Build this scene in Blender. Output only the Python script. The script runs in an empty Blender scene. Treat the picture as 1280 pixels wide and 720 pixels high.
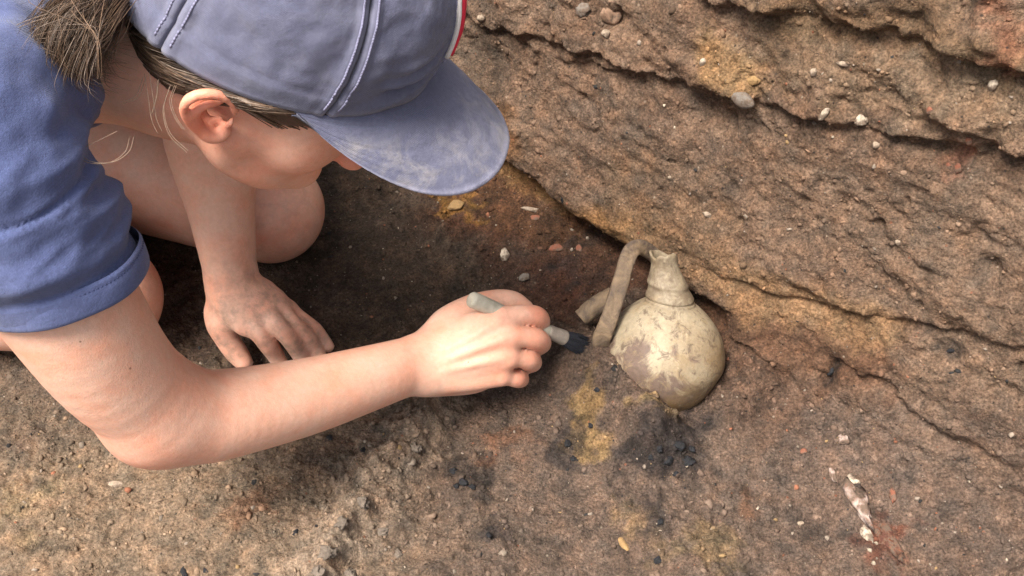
import bpy, bmesh, math, random
import numpy as np
from mathutils import Vector, Matrix

random.seed(7)
RNG = np.random.default_rng(7)
SC = bpy.context.scene
COL = SC.collection

# ------------------------------------------------------------------ camera
PITCH = math.radians(50.0)
CAM_H = 0.85
FPX = 1372.5                       # focal length in pixels of the 1280 px wide photograph
cd = bpy.data.cameras.new('camera')
cd.sensor_width = 36.0
cd.lens = 36.0 * FPX / 1280.0
cd.clip_start = 0.02
cd.clip_end = 500.0
camo = bpy.data.objects.new('camera', cd)
COL.objects.link(camo)
camo.location = (0, 0, CAM_H)
camo.rotation_euler = (math.pi / 2 - PITCH, 0, 0)
SC.camera = camo

# ------------------------------------------------------------------ sky, sun, exposure
SUN_EL, SUN_AZ = math.radians(65.0), math.radians(-122.0)   # azimuth from +Y, negative = to the left
w = bpy.data.worlds.new('World')
SC.world = w
w.use_nodes = True
nt = w.node_tree
nt.nodes.clear()
sky = nt.nodes.new('ShaderNodeTexSky')
sky.sky_type = 'NISHITA'
sky.sun_disc = False
sky.sun_elevation = SUN_EL
sky.sun_rotation = SUN_AZ
sky.air_density = 1.0
sky.dust_density = 5.0
hs = nt.nodes.new('ShaderNodeHueSaturation')
hs.inputs['Saturation'].default_value = 0.32
bg = nt.nodes.new('ShaderNodeBackground')
bg.inputs['Strength'].default_value = 0.095
wo = nt.nodes.new('ShaderNodeOutputWorld')
nt.links.new(sky.outputs[0], hs.inputs['Color'])
nt.links.new(hs.outputs[0], bg.inputs['Color'])
nt.links.new(bg.outputs[0], wo.inputs['Surface'])

sl = bpy.data.lights.new('sun', 'SUN')
sl.energy = 3.8
sl.angle = math.radians(26)
sl.color = (1.0, 0.905, 0.80)
so = bpy.data.objects.new('sun', sl)
COL.objects.link(so)
sdir = Vector((math.sin(SUN_AZ) * math.cos(SUN_EL), math.cos(SUN_AZ) * math.cos(SUN_EL), math.sin(SUN_EL)))
so.rotation_euler = (-sdir).to_track_quat('-Z', 'Y').to_euler()
so.location = sdir * 4

SC.view_settings.view_transform = 'Standard'
SC.view_settings.look = 'None'
SC.view_settings.gamma = 1
SC.view_settings.exposure = 1.27
SC.render.engine = 'CYCLES'
SC.render.resolution_x, SC.render.resolution_y = 1024, 576

# ------------------------------------------------------------------ helpers
CX = np.array([1.0, 0, 0])
CY = np.array([0, math.sin(PITCH), math.cos(PITCH)])
CF = np.array([0, math.cos(PITCH), -math.sin(PITCH)])
C0 = np.array([0, 0, CAM_H])


def at(px, py, d):
    """point seen at pixel (px, py), d metres along the viewing axis"""
    return C0 + d * (CF + (px - 640) / FPX * CX + (360 - py) / FPX * CY)


def atz(px, py, z):
    """point seen at pixel (px, py) at height z"""
    v = CF + (px - 640) / FPX * CX + (360 - py) / FPX * CY
    return C0 + v * ((z - CAM_H) / v[2])


def cvec(x, y, z):
    """camera-axes vector (right, up, towards the camera) in the world"""
    v = x * CX + y * CY - z * CF
    return v / np.linalg.norm(v)


def project(P):
    Q = P - C0
    d = Q @ CF
    return 640 + FPX * (Q @ CX) / d, 360 - FPX * (Q @ CY) / d, d


def unit(v):
    v = np.asarray(v, float)
    return v / np.linalg.norm(v)


def sstep(a, b, x):
    t = np.clip((x - a) / (b - a), 0, 1)
    return t * t * (3 - 2 * t)


def _hash(ix, iy, iz, seed):
    h = (ix.astype(np.uint32) * np.uint32(374761393) + iy.astype(np.uint32) * np.uint32(668265263)
         + iz.astype(np.uint32) * np.uint32(2147483647) + np.uint32(seed * 1274126177 & 0xffffffff))
    h = (h ^ (h >> np.uint32(13))) * np.uint32(1274126177)
    h = (h ^ (h >> np.uint32(16))) * np.uint32(2246822519)
    return (h ^ (h >> np.uint32(15)))


def noise(P, seed=0):
    """gradient noise, about -0.7..0.7"""
    P = np.asarray(P, np.float32)
    i = np.floor(P).astype(np.int64)
    f = (P - i).astype(np.float32)
    u = f * f * f * (f * (f * 6 - 15) + 10)
    out = np.zeros(len(P), np.float32)
    for dx in (0, 1):
        wx = u[:, 0] if dx else 1 - u[:, 0]
        for dy in (0, 1):
            wy = u[:, 1] if dy else 1 - u[:, 1]
            for dz in (0, 1):
                wz = u[:, 2] if dz else 1 - u[:, 2]
                h = _hash(i[:, 0] + dx, i[:, 1] + dy, i[:, 2] + dz, seed)
                gx = (h & np.uint32(1023)).astype(np.float32) / 511.5 - 1
                gy = ((h >> np.uint32(10)) & np.uint32(1023)).astype(np.float32) / 511.5 - 1
                gz = ((h >> np.uint32(20)) & np.uint32(1023)).astype(np.float32) / 511.5 - 1
                out += wx * wy * wz * (gx * (f[:, 0] - dx) + gy * (f[:, 1] - dy) + gz * (f[:, 2] - dz))
    return out * 1.2


def fbm(P, octs=4, seed=0, gain=0.5, lac=2.03):
    a, o = 1.0, 0
    for k in range(octs):
        o = o + a * noise(P, seed + k * 17)
        P = P * lac + 3.7
        a *= gain
    return o


def mesh_np(name, V, F, mat=None, parent=None, smooth=True, cols=None):
    """numpy verts / faces (equal sided) -> mesh object"""
    V = np.asarray(V, np.float32)
    F = np.asarray(F, np.int32)
    me = bpy.data.meshes.new(name)
    k = F.shape[1]
    me.vertices.add(len(V))
    me.vertices.foreach_set('co', V.ravel())
    me.loops.add(F.size)
    me.loops.foreach_set('vertex_index', F.ravel())
    me.polygons.add(len(F))
    me.polygons.foreach_set('loop_start', np.arange(0, F.size, k, dtype=np.int32))
    me.polygons.foreach_set('loop_total', np.full(len(F), k, np.int32))
    me.update(calc_edges=True)
    if smooth:
        me.polygons.foreach_set('use_smooth', np.ones(len(F), bool))
    if cols is not None:
        c = np.ones((len(V), 4), np.float32)
        cols = np.asarray(cols, np.float32)
        c[:, :cols.shape[1]] = cols
        ca = me.color_attributes.new('tone', 'FLOAT_COLOR', 'POINT')
        ca.data.foreach_set('color', c.ravel())
    if mat:
        me.materials.append(mat)
    o = bpy.data.objects.new(name, me)
    COL.objects.link(o)
    if parent:
        o.parent = parent
    return o


def grid_faces(nu, nv, wrap_u=False):
    a = np.arange(nu if wrap_u else nu - 1)
    b = np.arange(nv - 1)
    A, B = np.meshgrid(a, b, indexing='ij')
    A2 = (A + 1) % nu
    return np.stack([A * nv + B, A2 * nv + B, A2 * nv + B + 1, A * nv + B + 1], -1).reshape(-1, 4)


def tag(o, label, cat, group=None, kind=None):
    if label:
        o['label'] = label
    if cat:
        o['category'] = cat
    if group:
        o['group'] = group
    if kind:
        o['kind'] = kind
    return o


def spline(pts, n=8):
    """Catmull-Rom through rows of pts (any number of columns)"""
    P = np.asarray(pts, float)
    if len(P) == 2:
        t = np.linspace(0, 1, n + 1)[:, None]
        return P[0] * (1 - t) + P[1] * t
    Q = np.vstack([2 * P[0] - P[1], P, 2 * P[-1] - P[-2]])
    out = []
    for i in range(1, len(Q) - 2):
        for t in np.linspace(0, 1, n, endpoint=False):
            p0, p1, p2, p3 = Q[i - 1], Q[i], Q[i + 1], Q[i + 2]
            out.append(0.5 * (2 * p1 + (p2 - p0) * t + (2 * p0 - 5 * p1 + 4 * p2 - p3) * t * t
                              + (3 * p1 - p0 - 3 * p2 + p3) * t ** 3))
    out.append(P[-1])
    return np.array(out)


def tube_mesh(pts, rad, sides=8, flat=1.0, ref=(0, 0, 1), cap=True):
    """verts, quads of a tube along pts (tri caps are written as degenerate-free fans of quads)"""
    pts = np.asarray(pts, float)
    n = len(pts)
    rad = np.broadcast_to(np.asarray(rad, float), (n,))
    T = np.gradient(pts, axis=0)
    T /= np.linalg.norm(T, axis=1)[:, None] + 1e-12
    e1 = np.cross(T, np.asarray(ref, float))
    bad = np.linalg.norm(e1, axis=1) < 1e-3
    e1[bad] = np.cross(T[bad], (1, 0.2, 0))
    e1 /= np.linalg.norm(e1, axis=1)[:, None]
    e2 = np.cross(T, e1)
    a = np.linspace(0, 2 * math.pi, sides, endpoint=False)
    V = pts[None] + rad[None, :, None] * (np.cos(a)[:, None, None] * e1[None] + flat * np.sin(a)[:, None, None] * e2[None])
    V = V.reshape(-1, 3)
    F = grid_faces(sides, n, True)
    if cap and sides % 2 == 0:
        fc = []
        for end, rev in ((0, False), (n - 1, True)):
            r = [k * n + end for k in range(sides)]
            for k in range(0, sides - 2, 2):
                q = [r[0], r[k + 1], r[k + 2], r[(k + 3) % sides]] if k + 3 < sides else None
                if q:
                    q = q[::-1] if not rev else q
                    fc.append(q)
        if fc:
            F = np.vstack([F, np.array(fc)])
    return V, F


def join(parts):
    vs, fs, o = [], [], 0
    for V, F in parts:
        vs.append(V)
        fs.append(np.asarray(F) + o)
        o += len(V)
    return np.vstack(vs), np.vstack(fs)


_ico = {}


def ico(sub):
    if sub not in _ico:
        bm = bmesh.new()
        bmesh.ops.create_icosphere(bm, subdivisions=sub, radius=1.0)
        bm.verts.ensure_lookup_table()
        V = np.array([v.co[:] for v in bm.verts])
        F = np.array([[v.index for v in f.verts] for f in bm.faces])
        bm.free()
        _ico[sub] = (V, F)
    return _ico[sub]


# ------------------------------------------------------------------ materials
class NT:
    def __init__(self, name):
        self.m = bpy.data.materials.new(name)
        self.m.use_nodes = True
        self.t = self.m.node_tree
        self.b = self.t.nodes['Principled BSDF']
        self.b.inputs['Roughness'].default_value = 0.85

    def n(self, typ, **kw):
        nd = self.t.nodes.new(typ)
        for k, v in kw.items():
            if hasattr(nd, k) and k not in nd.inputs:
                setattr(nd, k, v)
            else:
                nd.inputs[k].default_value = v
        return nd

    def l(self, a, b):
        self.t.links.new(a, b)

    def coord(self, kind='Object'):
        return self.n('ShaderNodeTexCoord').outputs[kind]

    def noise(self, scale, detail=4, rough=0.55, vec=None, dist=0.0):
        nd = self.n('ShaderNodeTexNoise')
        nd.inputs['Scale'].default_value = scale
        nd.inputs['Detail'].default_value = detail
        nd.inputs['Roughness'].default_value = rough
        nd.inputs['Distortion'].default_value = dist
        self.l(vec if vec is not None else self.coord(), nd.inputs['Vector'])
        return nd.outputs['Fac']

    def ramp(self, fac, stops):
        r = self.n('ShaderNodeValToRGB')
        el = r.color_ramp.elements
        while len(el) < len(stops):
            el.new(0.5)
        for e, (p, c) in zip(el, stops):
            e.position = p
            e.color = (c[0], c[1], c[2], 1) if hasattr(c, '__len__') else (c, c, c, 1)
        self.l(fac, r.inputs['Fac'])
        return r.outputs['Color']

    def mix(self, a, b, fac, mode='MIX'):
        m = self.n('ShaderNodeMix', data_type='RGBA', blend_type=mode)
        for sock, v in ((m.inputs[0], fac), (m.inputs[6], a), (m.inputs[7], b)):
            if hasattr(v, 'is_linked'):
                self.l(v, sock)
            elif hasattr(v, '__len__'):
                sock.default_value = (v[0], v[1], v[2], 1)
            else:
                sock.default_value = v
        return m.outputs[2]

    def attr(self, name='tone'):
        return self.n('ShaderNodeVertexColor', layer_name=name).outputs['Color']

    def color(self, c):
        if hasattr(c, 'is_linked'):
            self.l(c, self.b.inputs['Base Color'])
        else:
            self.b.inputs['Base Color'].default_value = (c[0], c[1], c[2], 1)

    def bump(self, h, dist, strength=1.0, prev=None):
        b = self.n('ShaderNodeBump')
        b.inputs['Distance'].default_value = dist
        b.inputs['Strength'].default_value = strength
        self.l(h, b.inputs['Height'])
        if prev is not None:
            self.l(prev, b.inputs['Normal'])
        self.l(b.outputs[0], self.b.inputs['Normal'])
        return b.outputs[0]


def mat_soil():
    t = NT('soil')
    base = t.attr()
    n1 = t.ramp(t.noise(420, 5, 0.62), [(0.3, 0.42), (0.5, 1.0), (0.7, 1.62)])
    c = t.mix(base, n1, 1.0, 'MULTIPLY')
    n2 = t.noise(95, 4, 0.6)
    c = t.mix(c, t.ramp(n2, [(0.3, 0.82), (0.7, 1.18)]), 1.0, 'MULTIPLY')
    # pale and dark specks in the earth
    v = t.n('ShaderNodeTexVoronoi', feature='F1')
    v.inputs['Scale'].default_value = 170
    t.l(t.coord(), v.inputs['Vector'])
    near = t.ramp(v.outputs['Distance'], [(0.13, 1.0), (0.24, 0.0)])
    pick = t.n('ShaderNodeSeparateColor')
    t.l(v.outputs['Color'], pick.inputs[0])
    pale = t.mix(near, t.ramp(pick.outputs[0], [(0.965, 0.0), (0.98, 0.4)]), 1.0, 'MULTIPLY')
    dark = t.mix(near, t.ramp(pick.outputs[1], [(0.91, 0.0), (0.93, 0.8)]), 1.0, 'MULTIPLY')
    red = t.mix(near, t.ramp(pick.outputs[2], [(0.98, 0.0), (0.985, 0.5)]), 1.0, 'MULTIPLY')
    c = t.mix(c, (0.42, 0.35, 0.27), pale)
    c = t.mix(c, (0.022, 0.02, 0.02), dark)
    c = t.mix(c, (0.30, 0.10, 0.05), red)
    t.color(c)
    t.b.inputs['Roughness'].default_value = 0.95
    t.b.inputs['Specular IOR Level'].default_value = 0.2
    b1 = t.bump(t.noise(800, 5, 0.7), 0.0022, 0.9)
    t.bump(t.noise(240, 5, 0.65), 0.006, 0.8, b1)
    return t.m


def mat_plain(name, c, rough=0.85, var=0.25, scale=120, bump=0.001, c2=None, dirt=0.0):
    t = NT(name)
    k = t.noise(scale, 5, 0.6)
    if c2 is None:
        col = t.mix((c[0], c[1], c[2]), t.ramp(k, [(0.25, 1 - var), (0.75, 1 + var)]), 1.0, 'MULTIPLY')
    else:
        col = t.mix(c, c2, t.ramp(k, [(0.42, 0.0), (0.58, 1.0)]))
        col = t.mix(col, t.ramp(t.noise(scale * 4, 4), [(0.25, 1 - var), (0.75, 1 + var)]), 1.0, 'MULTIPLY')
    if dirt:
        col = t.mix(col, (.105, .075, .055), t.ramp(t.noise(130, 5, .7), [(.62 - dirt * .35, 0.0), (.78 - dirt * .35, .95)]))
    t.color(col)
    t.b.inputs['Roughness'].default_value = rough
    t.b.inputs['Specular IOR Level'].default_value = 0.3
    if bump:
        t.bump(t.noise(scale * 3.5, 5, 0.65), bump, 0.8)
    return t.m


M_SOIL = mat_soil()

# ------------------------------------------------------------------ the dug-out floor and the cut earth wall
D_S = np.array([1, -1, 0]) / math.sqrt(2)     # along the wall
D_W = np.array([1, 1, 0]) / math.sqrt(2)      # across, into the wall


def axis(lo, hi, step, out_lo, out_hi):
    core = np.arange(lo, hi, step)
    a, x, st = [], lo, step
    while x > out_lo:
        st *= 1.25
        x -= st
        a.append(x)
    b, x, st = [], core[-1], step
    while x < out_hi:
        st *= 1.25
        x += st
        b.append(x)
    return np.concatenate([a[::-1], core, b])


STEP = 0.0017
S_AX = axis(-1.02, 0.10, STEP, -40, 40)
# profile knots (w, z): A = left, with a low lip over a hollow; B = right, a soft foot
PA = np.array([(.44, 0), (.50, .001), (.545, .004), (.585, .006), (.622, .010), (.634, .026), (.598, .040),
               (.592, .052), (.610, .085), (.628, .13), (.652, .21), (.690, .36), (.715, .48), (.735, .56), (.80, .60)])
PB = np.array([(.44, 0), (.49, .004), (.530, .010), (.562, .021), (.582, .033), (.592, .045), (.599, .056),
               (.605, .070), (.616, .105), (.630, .145), (.652, .22), (.690, .36), (.715, .48), (.735, .56), (.80, .60)])
QK = .44 + np.concatenate([[0], np.cumsum(np.linalg.norm(np.diff((PA + PB) / 2, axis=0), axis=1))])
Q_SPLIT = .545
Q_TOP = QK[-1]
Q_AX = axis(-.13, Q_TOP, STEP, -40, 40)


def profile(pk, q):
    qq = np.arange(.3, Q_TOP + .14, .001)
    o = []
    for c in (0, 1):
        v = np.interp(qq, QK, pk[:, c])
        if c == 0:
            v = np.where(qq < QK[0], qq, v)
            v = np.where(qq > Q_TOP, pk[-1, 0] + (qq - Q_TOP), v)
        ker = np.exp(-.5 * (np.arange(-25, 26) / 7.0) ** 2)
        ker /= ker.sum()
        vp = np.concatenate([np.full(25, v[0]) - (0 if c else np.arange(25, 0, -1) * .001), v,
                             np.full(25, v[-1]) + (0 if c else np.arange(1, 26) * .001)])
        v = np.convolve(vp, ker, 'valid')
        r = np.interp(q, qq, v)
        if c == 0:
            r = np.where(q < qq[0], q, r)
            r = np.where(q > qq[-1], v[-1] + (q - qq[-1]), r)
        o.append(r)
    return np.stack(o, -1)


fA, fB = profile(PA, Q_AX), profile(PB, Q_AX)
NS, NQ = len(S_AX), len(Q_AX)
mixS = sstep(-.43, -.22, S_AX)[:, None]
WZ_w = fA[None, :, 0] * (1 - mixS) + fB[None, :, 0] * mixS
WZ_z = fA[None, :, 1] * (1 - mixS) + fB[None, :, 1] * mixS
tw = np.gradient(WZ_w, Q_AX, axis=1)
tz = np.gradient(WZ_z, Q_AX, axis=1)
ln = np.sqrt(tw * tw + tz * tz)
NRM = (-tz / ln)[..., None] * D_W + (tw / ln)[..., None] * np.array([0, 0, 1.0])
BASE = S_AX[:, None, None] * D_S + WZ_w[..., None] * D_W + WZ_z[..., None] * np.array([0, 0, 1.0])
SG, QG = np.meshgrid(S_AX, Q_AX, indexing='ij')
_px, _py, _pd = project(BASE.reshape(-1, 3))
_ok = _pd > 0.05


def hit(px, py):
    """grid index of the earth surface seen at a pixel of the photograph"""
    e = np.where(_ok, (_px - px) ** 2 + (_py - py) ** 2, 1e12)
    return int(np.argmin(e))


def sq(poly):
    idx = [hit(*p[:2]) for p in poly]
    return np.stack([SG.ravel()[idx], QG.ravel()[idx]], -1)


Pf = BASE.reshape(-1, 3)
s_, q_ = SG.ravel(), QG.ravel()
core = (s_ > -1.3) & (s_ < .4) & (q_ > -.4) & (q_ < Q_TOP + .3)
wallness = sstep(.56, .64, q_)
CI = np.nonzero(core)[0]
PC = Pf[CI]
sc_, qc_ = s_[CI], q_[CI]
wc_ = wallness[CI]
warp = np.stack([fbm(PC * 55, 3, 5), fbm(PC * 55 + 9.1, 3, 6)], -1) * .010
# anisotropic coordinates: the layers of the wall run along s
AN = np.stack([sc_, qc_ * 2.6, sc_ * 0 + .5], -1)
ISO = np.stack([sc_, qc_, np.zeros_like(sc_)], -1)

disp = np.zeros(len(CI))
lay = fbm(AN * np.array([9, 9, 1]), 3, 11)
disp += wc_ * (.009 * lay + .0022 * fbm(AN * np.array([28, 20, 1]), 3, 12) + .0028 * fbm(PC * 24, 4, 20, .6))
disp += (1 - wc_) * (.008 * fbm(PC * 7, 3, 13) + .005 * fbm(PC * 26, 3, 14))
crumb = fbm(PC * 85, 4, 15, .62)
rid = np.abs(noise(PC * 60, 16)) - .18
patchy = np.clip(.55 + 1.1 * fbm(PC * 9, 3, 21), .15, 1.3)
disp += (.0016 + .0036 * (1 - wc_)) * crumb * patchy - .0020 * np.clip(.1 - np.abs(rid), 0, 1) * 4 * (.15 + .85 * (1 - wc_)) * patchy
disp += (.0011 * np.clip(noise(PC * 210, 18), -.1, .6) + .0006 * noise(PC * 380, 19)) * (.6 + .6 * patchy) * (1 + .6 * (1 - wc_))

# pits and hairline cracks
disp -= .0042 * np.clip(noise(PC * 95, 22) - .27, 0, 1) * 3 * (.5 + .5 * patchy)
crk = np.abs(fbm(AN * np.array([16, 13, 1]) + .35 * warp[:, :1] * 60, 3, 23))
crm = sstep(.05, .3, fbm(ISO * 8, 2, 24))
disp -= .0022 * np.exp(-(crk / .022) ** 2) * crm * (.3 + .7 * wc_)
disp += (.0012 + .0010 * (1 - wc_)) * np.abs(noise(PC * 130, 25)) * patchy

# ledges in the wall: the layer above each line stands proud of the one below
def lineq(poly):
    a = sq(poly)
    a = a[np.argsort(a[:, 0])]
    return a


def ledge(poly, amp, decay, sharp=.004, wig=.006, under=.0):
    global disp
    a = lineq(poly)
    ql = np.interp(sc_, a[:, 0], a[:, 1]) + wig * fbm(ISO * 38 + 3, 5, int(poly[0][0]) % 91, .62)
    dlt = qc_ - ql
    fade = sstep(a[0, 0] - .06, a[0, 0] + .02, sc_) * (1 - sstep(a[-1, 0] - .02, a[-1, 0] + .06, sc_))
    am = amp * np.clip(.75 + .8 * fbm(ISO * 21, 3, 77), .25, 1.4)
    disp += fade * am * sstep(-sharp, sharp, dlt) * np.exp(-np.clip(dlt, 0, 9) / decay)
    disp -= fade * under * np.exp(-((dlt + .004) / .006) ** 2)


ledge([(570, 18), (640, 38), (700, 52), (800, 84), (880, 112), (960, 128), (1040, 150), (1150, 172), (1280, 196)], .016, .10, .004, .008, .003)
ledge([(880, -10), (980, 10), (1060, 22), (1130, 38), (1200, 62), (1290, 84)], .020, .12, .004, .006, .003)
ledge([(660, 56), (720, 76), (800, 92)], .006, .03, .003, .006, .002)
ledge([(1225, 165), (1255, 182), (1290, 188)], .012, .03, .004, .005, .003)
ledge([(905, 345), (960, 368), (1040, 382), (1110, 398), (1200, 412), (1285, 436)], .006, .06, .003, .006, .004)
ledge([(1060, 455), (1110, 478), (1160, 530), (1230, 566)], .005, .04, .003, .006, .004)
ledge([(940, 430), (985, 468), (1010, 500)], .004, .02, .003, .006, .004)


def pdist(poly, wrp=1.0, reach=.30):
    """distance of every core vertex from a polyline given in pixels, in metres on the surface"""
    a = sq(poly)
    full = np.full(len(sc_), 9.0)
    lo, hi = a.min(0) - reach, a.max(0) + reach
    sel = np.nonzero((sc_ > lo[0]) & (sc_ < hi[0]) & (qc_ > lo[1]) & (qc_ < hi[1]))[0]
    X = np.stack([sc_[sel], qc_[sel]], -1) + warp[sel] * wrp
    if len(a) == 1:
        full[sel] = np.linalg.norm(X - a[0], axis=1)
        return full
    best = np.full(len(X), 9.0)
    for p, r in zip(a[:-1], a[1:]):
        v = r - p
        t = np.clip(((X - p) @ v) / (v @ v + 1e-12), 0, 1)
        best = np.minimum(best, np.linalg.norm(X - p - t[:, None] * v, axis=1))
    full[sel] = best
    return full


# grey crumbly ridge across the floor, hollows and mounds
d = pdist([(548, 492), (520, 540), (470, 600), (430, 660), (398, 730)], .8)
disp += .020 * np.exp(-(d / .019) ** 2) * (1 + .7 * fbm(PC * 45, 4, 31, .6))
d = pdist([(590, 520), (545, 600), (500, 690)], 1.0)
disp -= .008 * np.exp(-(d / .03) ** 2)
d = pdist([(495, 590), (455, 650), (440, 700)], .5)
disp -= .006 * np.exp(-(d / .007) ** 2)
for poly, rad, amp in (
        ([(300, 640), (120, 660)], .10, .008), ([(640, 330)], .05, -.004), ([(728, 460), (768, 496), (812, 545)], .030, .046),
        ([(725, 425)], .022, .010), ([(940, 410), (945, 470), (915, 520)], .022, .020), ([(900, 395)], .02, -.006),
        ([(1040, 465)], .008, -.010), ([(1190, 440)], .010, -.007), ([(1240, 345)], .012, -.010), ([(1220, 298)], .010, -.009),
        ([(1050, 260)], .006, -.006), ([(880, 140), (905, 150)], .016, -.014), ([(775, 20)], .010, -.014),
        ([(1075, 640), (1050, 560)], .016, .006), ([(1110, 690)], .02, .006), ([(920, 128)], .014, .006),
        ([(760, 560), (720, 600)], .03, -.005), ([(850, 690)], .03, .004), ([(620, 690)], .05, .005),
        ([(600, 130), (620, 80)], .02, -.006), ([(700, 330), (650, 300)], .03, .004), ([(1000, 620)], .03, .004)):
    d = pdist(poly, 1.0, rad * 3 + .03)
    disp += amp * np.exp(-(d / rad) ** 2)

GP = BASE.reshape(-1, 3).copy()
GN = NRM.reshape(-1, 3)
GP[CI] += GN[CI] * disp[:, None]

# ---- soil colours (layers, patches, ash, burnt clay): the earth's own colours, with some shade painted in
tone = np.zeros((len(Pf), 3)) + np.array([.17, .125, .092])


def lin(r, g, b):
    c = np.array([r, g, b]) / 255.0
    return np.where(c <= .04045, c / 12.92, ((c + .055) / 1.055) ** 2.4)


cc = tone[CI]
big = fbm(PC * 6, 4, 41)
med = fbm(PC * 24, 4, 42, .6)
fin = fbm(PC * 110, 3, 43, .65)


def put(mask, col):
    global cc
    m = np.clip(mask, 0, 1)[:, None]
    cc = cc * (1 - m) + np.array(col)[None] * m


FLOOR_D = np.array([.108, .073, .055])
FLOOR_L = np.array([.265, .205, .150])
WALL_A = np.array([.155, .104, .075])
WALL_B = np.array([.208, .149, .109])
m = np.clip(.55 + .6 * big + .3 * med, 0, 1)[:, None]
cc = (WALL_A * (1 - m) + WALL_B * m) * wc_[:, None] + cc * (1 - wc_[:, None])
fl = (1 - wc_)
put(fl, FLOOR_D)
put(fl * np.clip(.35 + med, 0, 1) * .5, [.11, .09, .076])


def patch(poly, rad, col, k=1.0, soft=.5, wrp=1.2, brk=.0):
    d = pdist(poly, wrp, rad * (2 + brk) + .05)
    m = 1 - sstep(rad * (1 - soft), rad * (1 + soft), d + brk * med * rad)
    put(m * k, col)


# pale trodden floor at the lower left
patch([(60, 690), (250, 660), (340, 700)], .15, FLOOR_L, .85, .5, 2.5, .8)
patch([(20, 500), (100, 560)], .07, [.17, .135, .105], .6, .8, 2, .8)
patch([(40, 640), (160, 600)], .05, [.27, .205, .145], .5, .7, 2.5, 1)
patch([(540, 500), (470, 600), (400, 720)], .029, [.34, .275, .215], .9, .6, 1.6, .8)
patch([(700, 650), (1000, 690)], .14, [.150, .115, .094], .8, .6, 2.5, .6)
patch([(1100, 600), (1280, 690)], .10, [.150, .112, .092], .7, .6, 2.5, .6)
# red soil behind the brush, with shade painted in there and under the head
patch([(400, 260), (470, 330), (560, 330)], .10, [.062, .047, .036], .85, .6, 2, .6)  # body's shade on the floor below the head, painted as dark earth
patch([(600, 250), (690, 290), (770, 330)], .055, [.085, .043, .027], .9, .5, 2, .8)  # red soil, its tone darkened by painted shade
patch([(610, 190), (640, 260), (720, 300)], .03, [.10, .055, .030], .6, .6, 2, .6)
patch([(650, 340), (720, 360)], .03, [.07, .043, .033], .8, .6, 1.6, .6)
patch([(700, 375), (690, 350)], .022, [.10, .045, .028], .7, .6, 1.6, .6)
patch([(910, 400), (980, 430), (1060, 440)], .042, [.125, .070, .044], .85, .5, 1.6, .5)
patch([(930, 470), (960, 520)], .035, [.125, .082, .06], .7, .6, 1.8, .6)
# ochre band along the foot of the wall, smooth tan patch above
patch([(600, 178), (650, 205), (720, 246), (800, 292)], .020, [.31, .185, .085], .85, .55, .9, .4)
patch([(800, 285), (880, 332), (960, 372), (1090, 408)], .022, [.27, .175, .10], .85, .55, .9, .4)
patch([(790, 225), (850, 250), (870, 290)], .040, [.195, .130, .084], .75, .35, .9, .5)
patch([(560, 252), (585, 262)], .010, [.27, .150, .045], .75, .6, 2.2, 1.5)
patch([(625, 150), (640, 185)], .018, [.16, .082, .036], .8, .6, 1.0, .4)
patch([(905, 70), (930, 90)], .022, [.33, .215, .11], .8, .6, 1.0, .5)
patch([(960, 45), (1100, 90), (1250, 110)], .030, [.25, .185, .125], .5, .6, 2, .8)
patch([(1000, 10), (1150, 20), (1270, 70)], .020, [.16, .105, .058], .55, .6, 1.5, .5)
patch([(1210, 178), (1200, 215)], .007, [.30, .12, .075], .6, .7, 1.2, 1.8)
patch([(1270, 15), (1278, 55)], .010, [.30, .13, .08], .55, .8, 1.5, 1.8)
patch([(600, 20), (590, 110)], .03, [.105, .082, .064], .7, .7, 1.5, .5)
# ash, charcoal smears, buff clay; also shade painted into holes and under the head
for poly, rad, col, k in (
        ([(730, 515), (742, 560)], .011, [.30, .205, .095], .9), ([(795, 532), (825, 536)], .006, [.34, .25, .13], .85),
        ([(855, 553), (815, 582)], .026, [.022, .022, .026], .9), ([(570, 588), (590, 602)], .016, [.024, .023, .024], .85),
        ([(705, 545), (712, 575)], .011, [.03, .03, .033], .8), ([(612, 675)], .010, [.03, .03, .036], .75),
        ([(785, 648)], .013, [.27, .19, .11], .8), ([(850, 680), (890, 690)], .018, [.23, .17, .095], .7),
        ([(825, 655)], .014, [.035, .035, .04], .7), ([(635, 548)], .016, [.20, .105, .065], .8),
        ([(740, 300), (705, 335)], .012, [.045, .035, .032], .7), ([(695, 345)], .013, [.035, .03, .03], .7),
        ([(935, 628)], .012, [.19, .10, .06], .7), ([(1120, 660), (1105, 690)], .014, [.15, .05, .03], .85),
        ([(1000, 655)], .01, [.05, .045, .042], .6), ([(1040, 465)], .007, [.03, .025, .022], .9),  # second entry paints the dark inside a hole
        ([(1187, 440)], .009, [.05, .045, .042], .8), ([(320, 640), (300, 645)], .010, [.24, .12, .07], .6),  # first entry paints the dark of a hole in the wall foot
        ([(110, 520), (80, 500)], .015, [.06, .05, .045], .6), ([(500, 285), (430, 310)], .02, [.05, .038, .03], .5),  # second entry deepens the painted shade under the head
        ([(40, 630), (10, 640)], .02, [.33, .25, .15], .6), ([(1150, 330), (1250, 320)], .03, [.20, .15, .115], .5),
        ([(740, 150), (860, 190)], .04, [.15, .115, .092], .6), ([(1050, 250), (1160, 280)], .05, [.19, .14, .105], .5)):
    patch(poly, rad * .95, col, k * .85, .75, 1.9, 1.6)
mo = fbm(PC * 48, 4, 44, .7)
cc *= np.clip(1 + .40 * fin + .22 * med + (.18 + .17 * (1 - wc_)) * mo, .4, 1.9)[:, None]
cc *= 1 + np.stack([.10 * mo, 0 * mo, -.08 * mo], -1)
tone[CI] = cc

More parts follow.
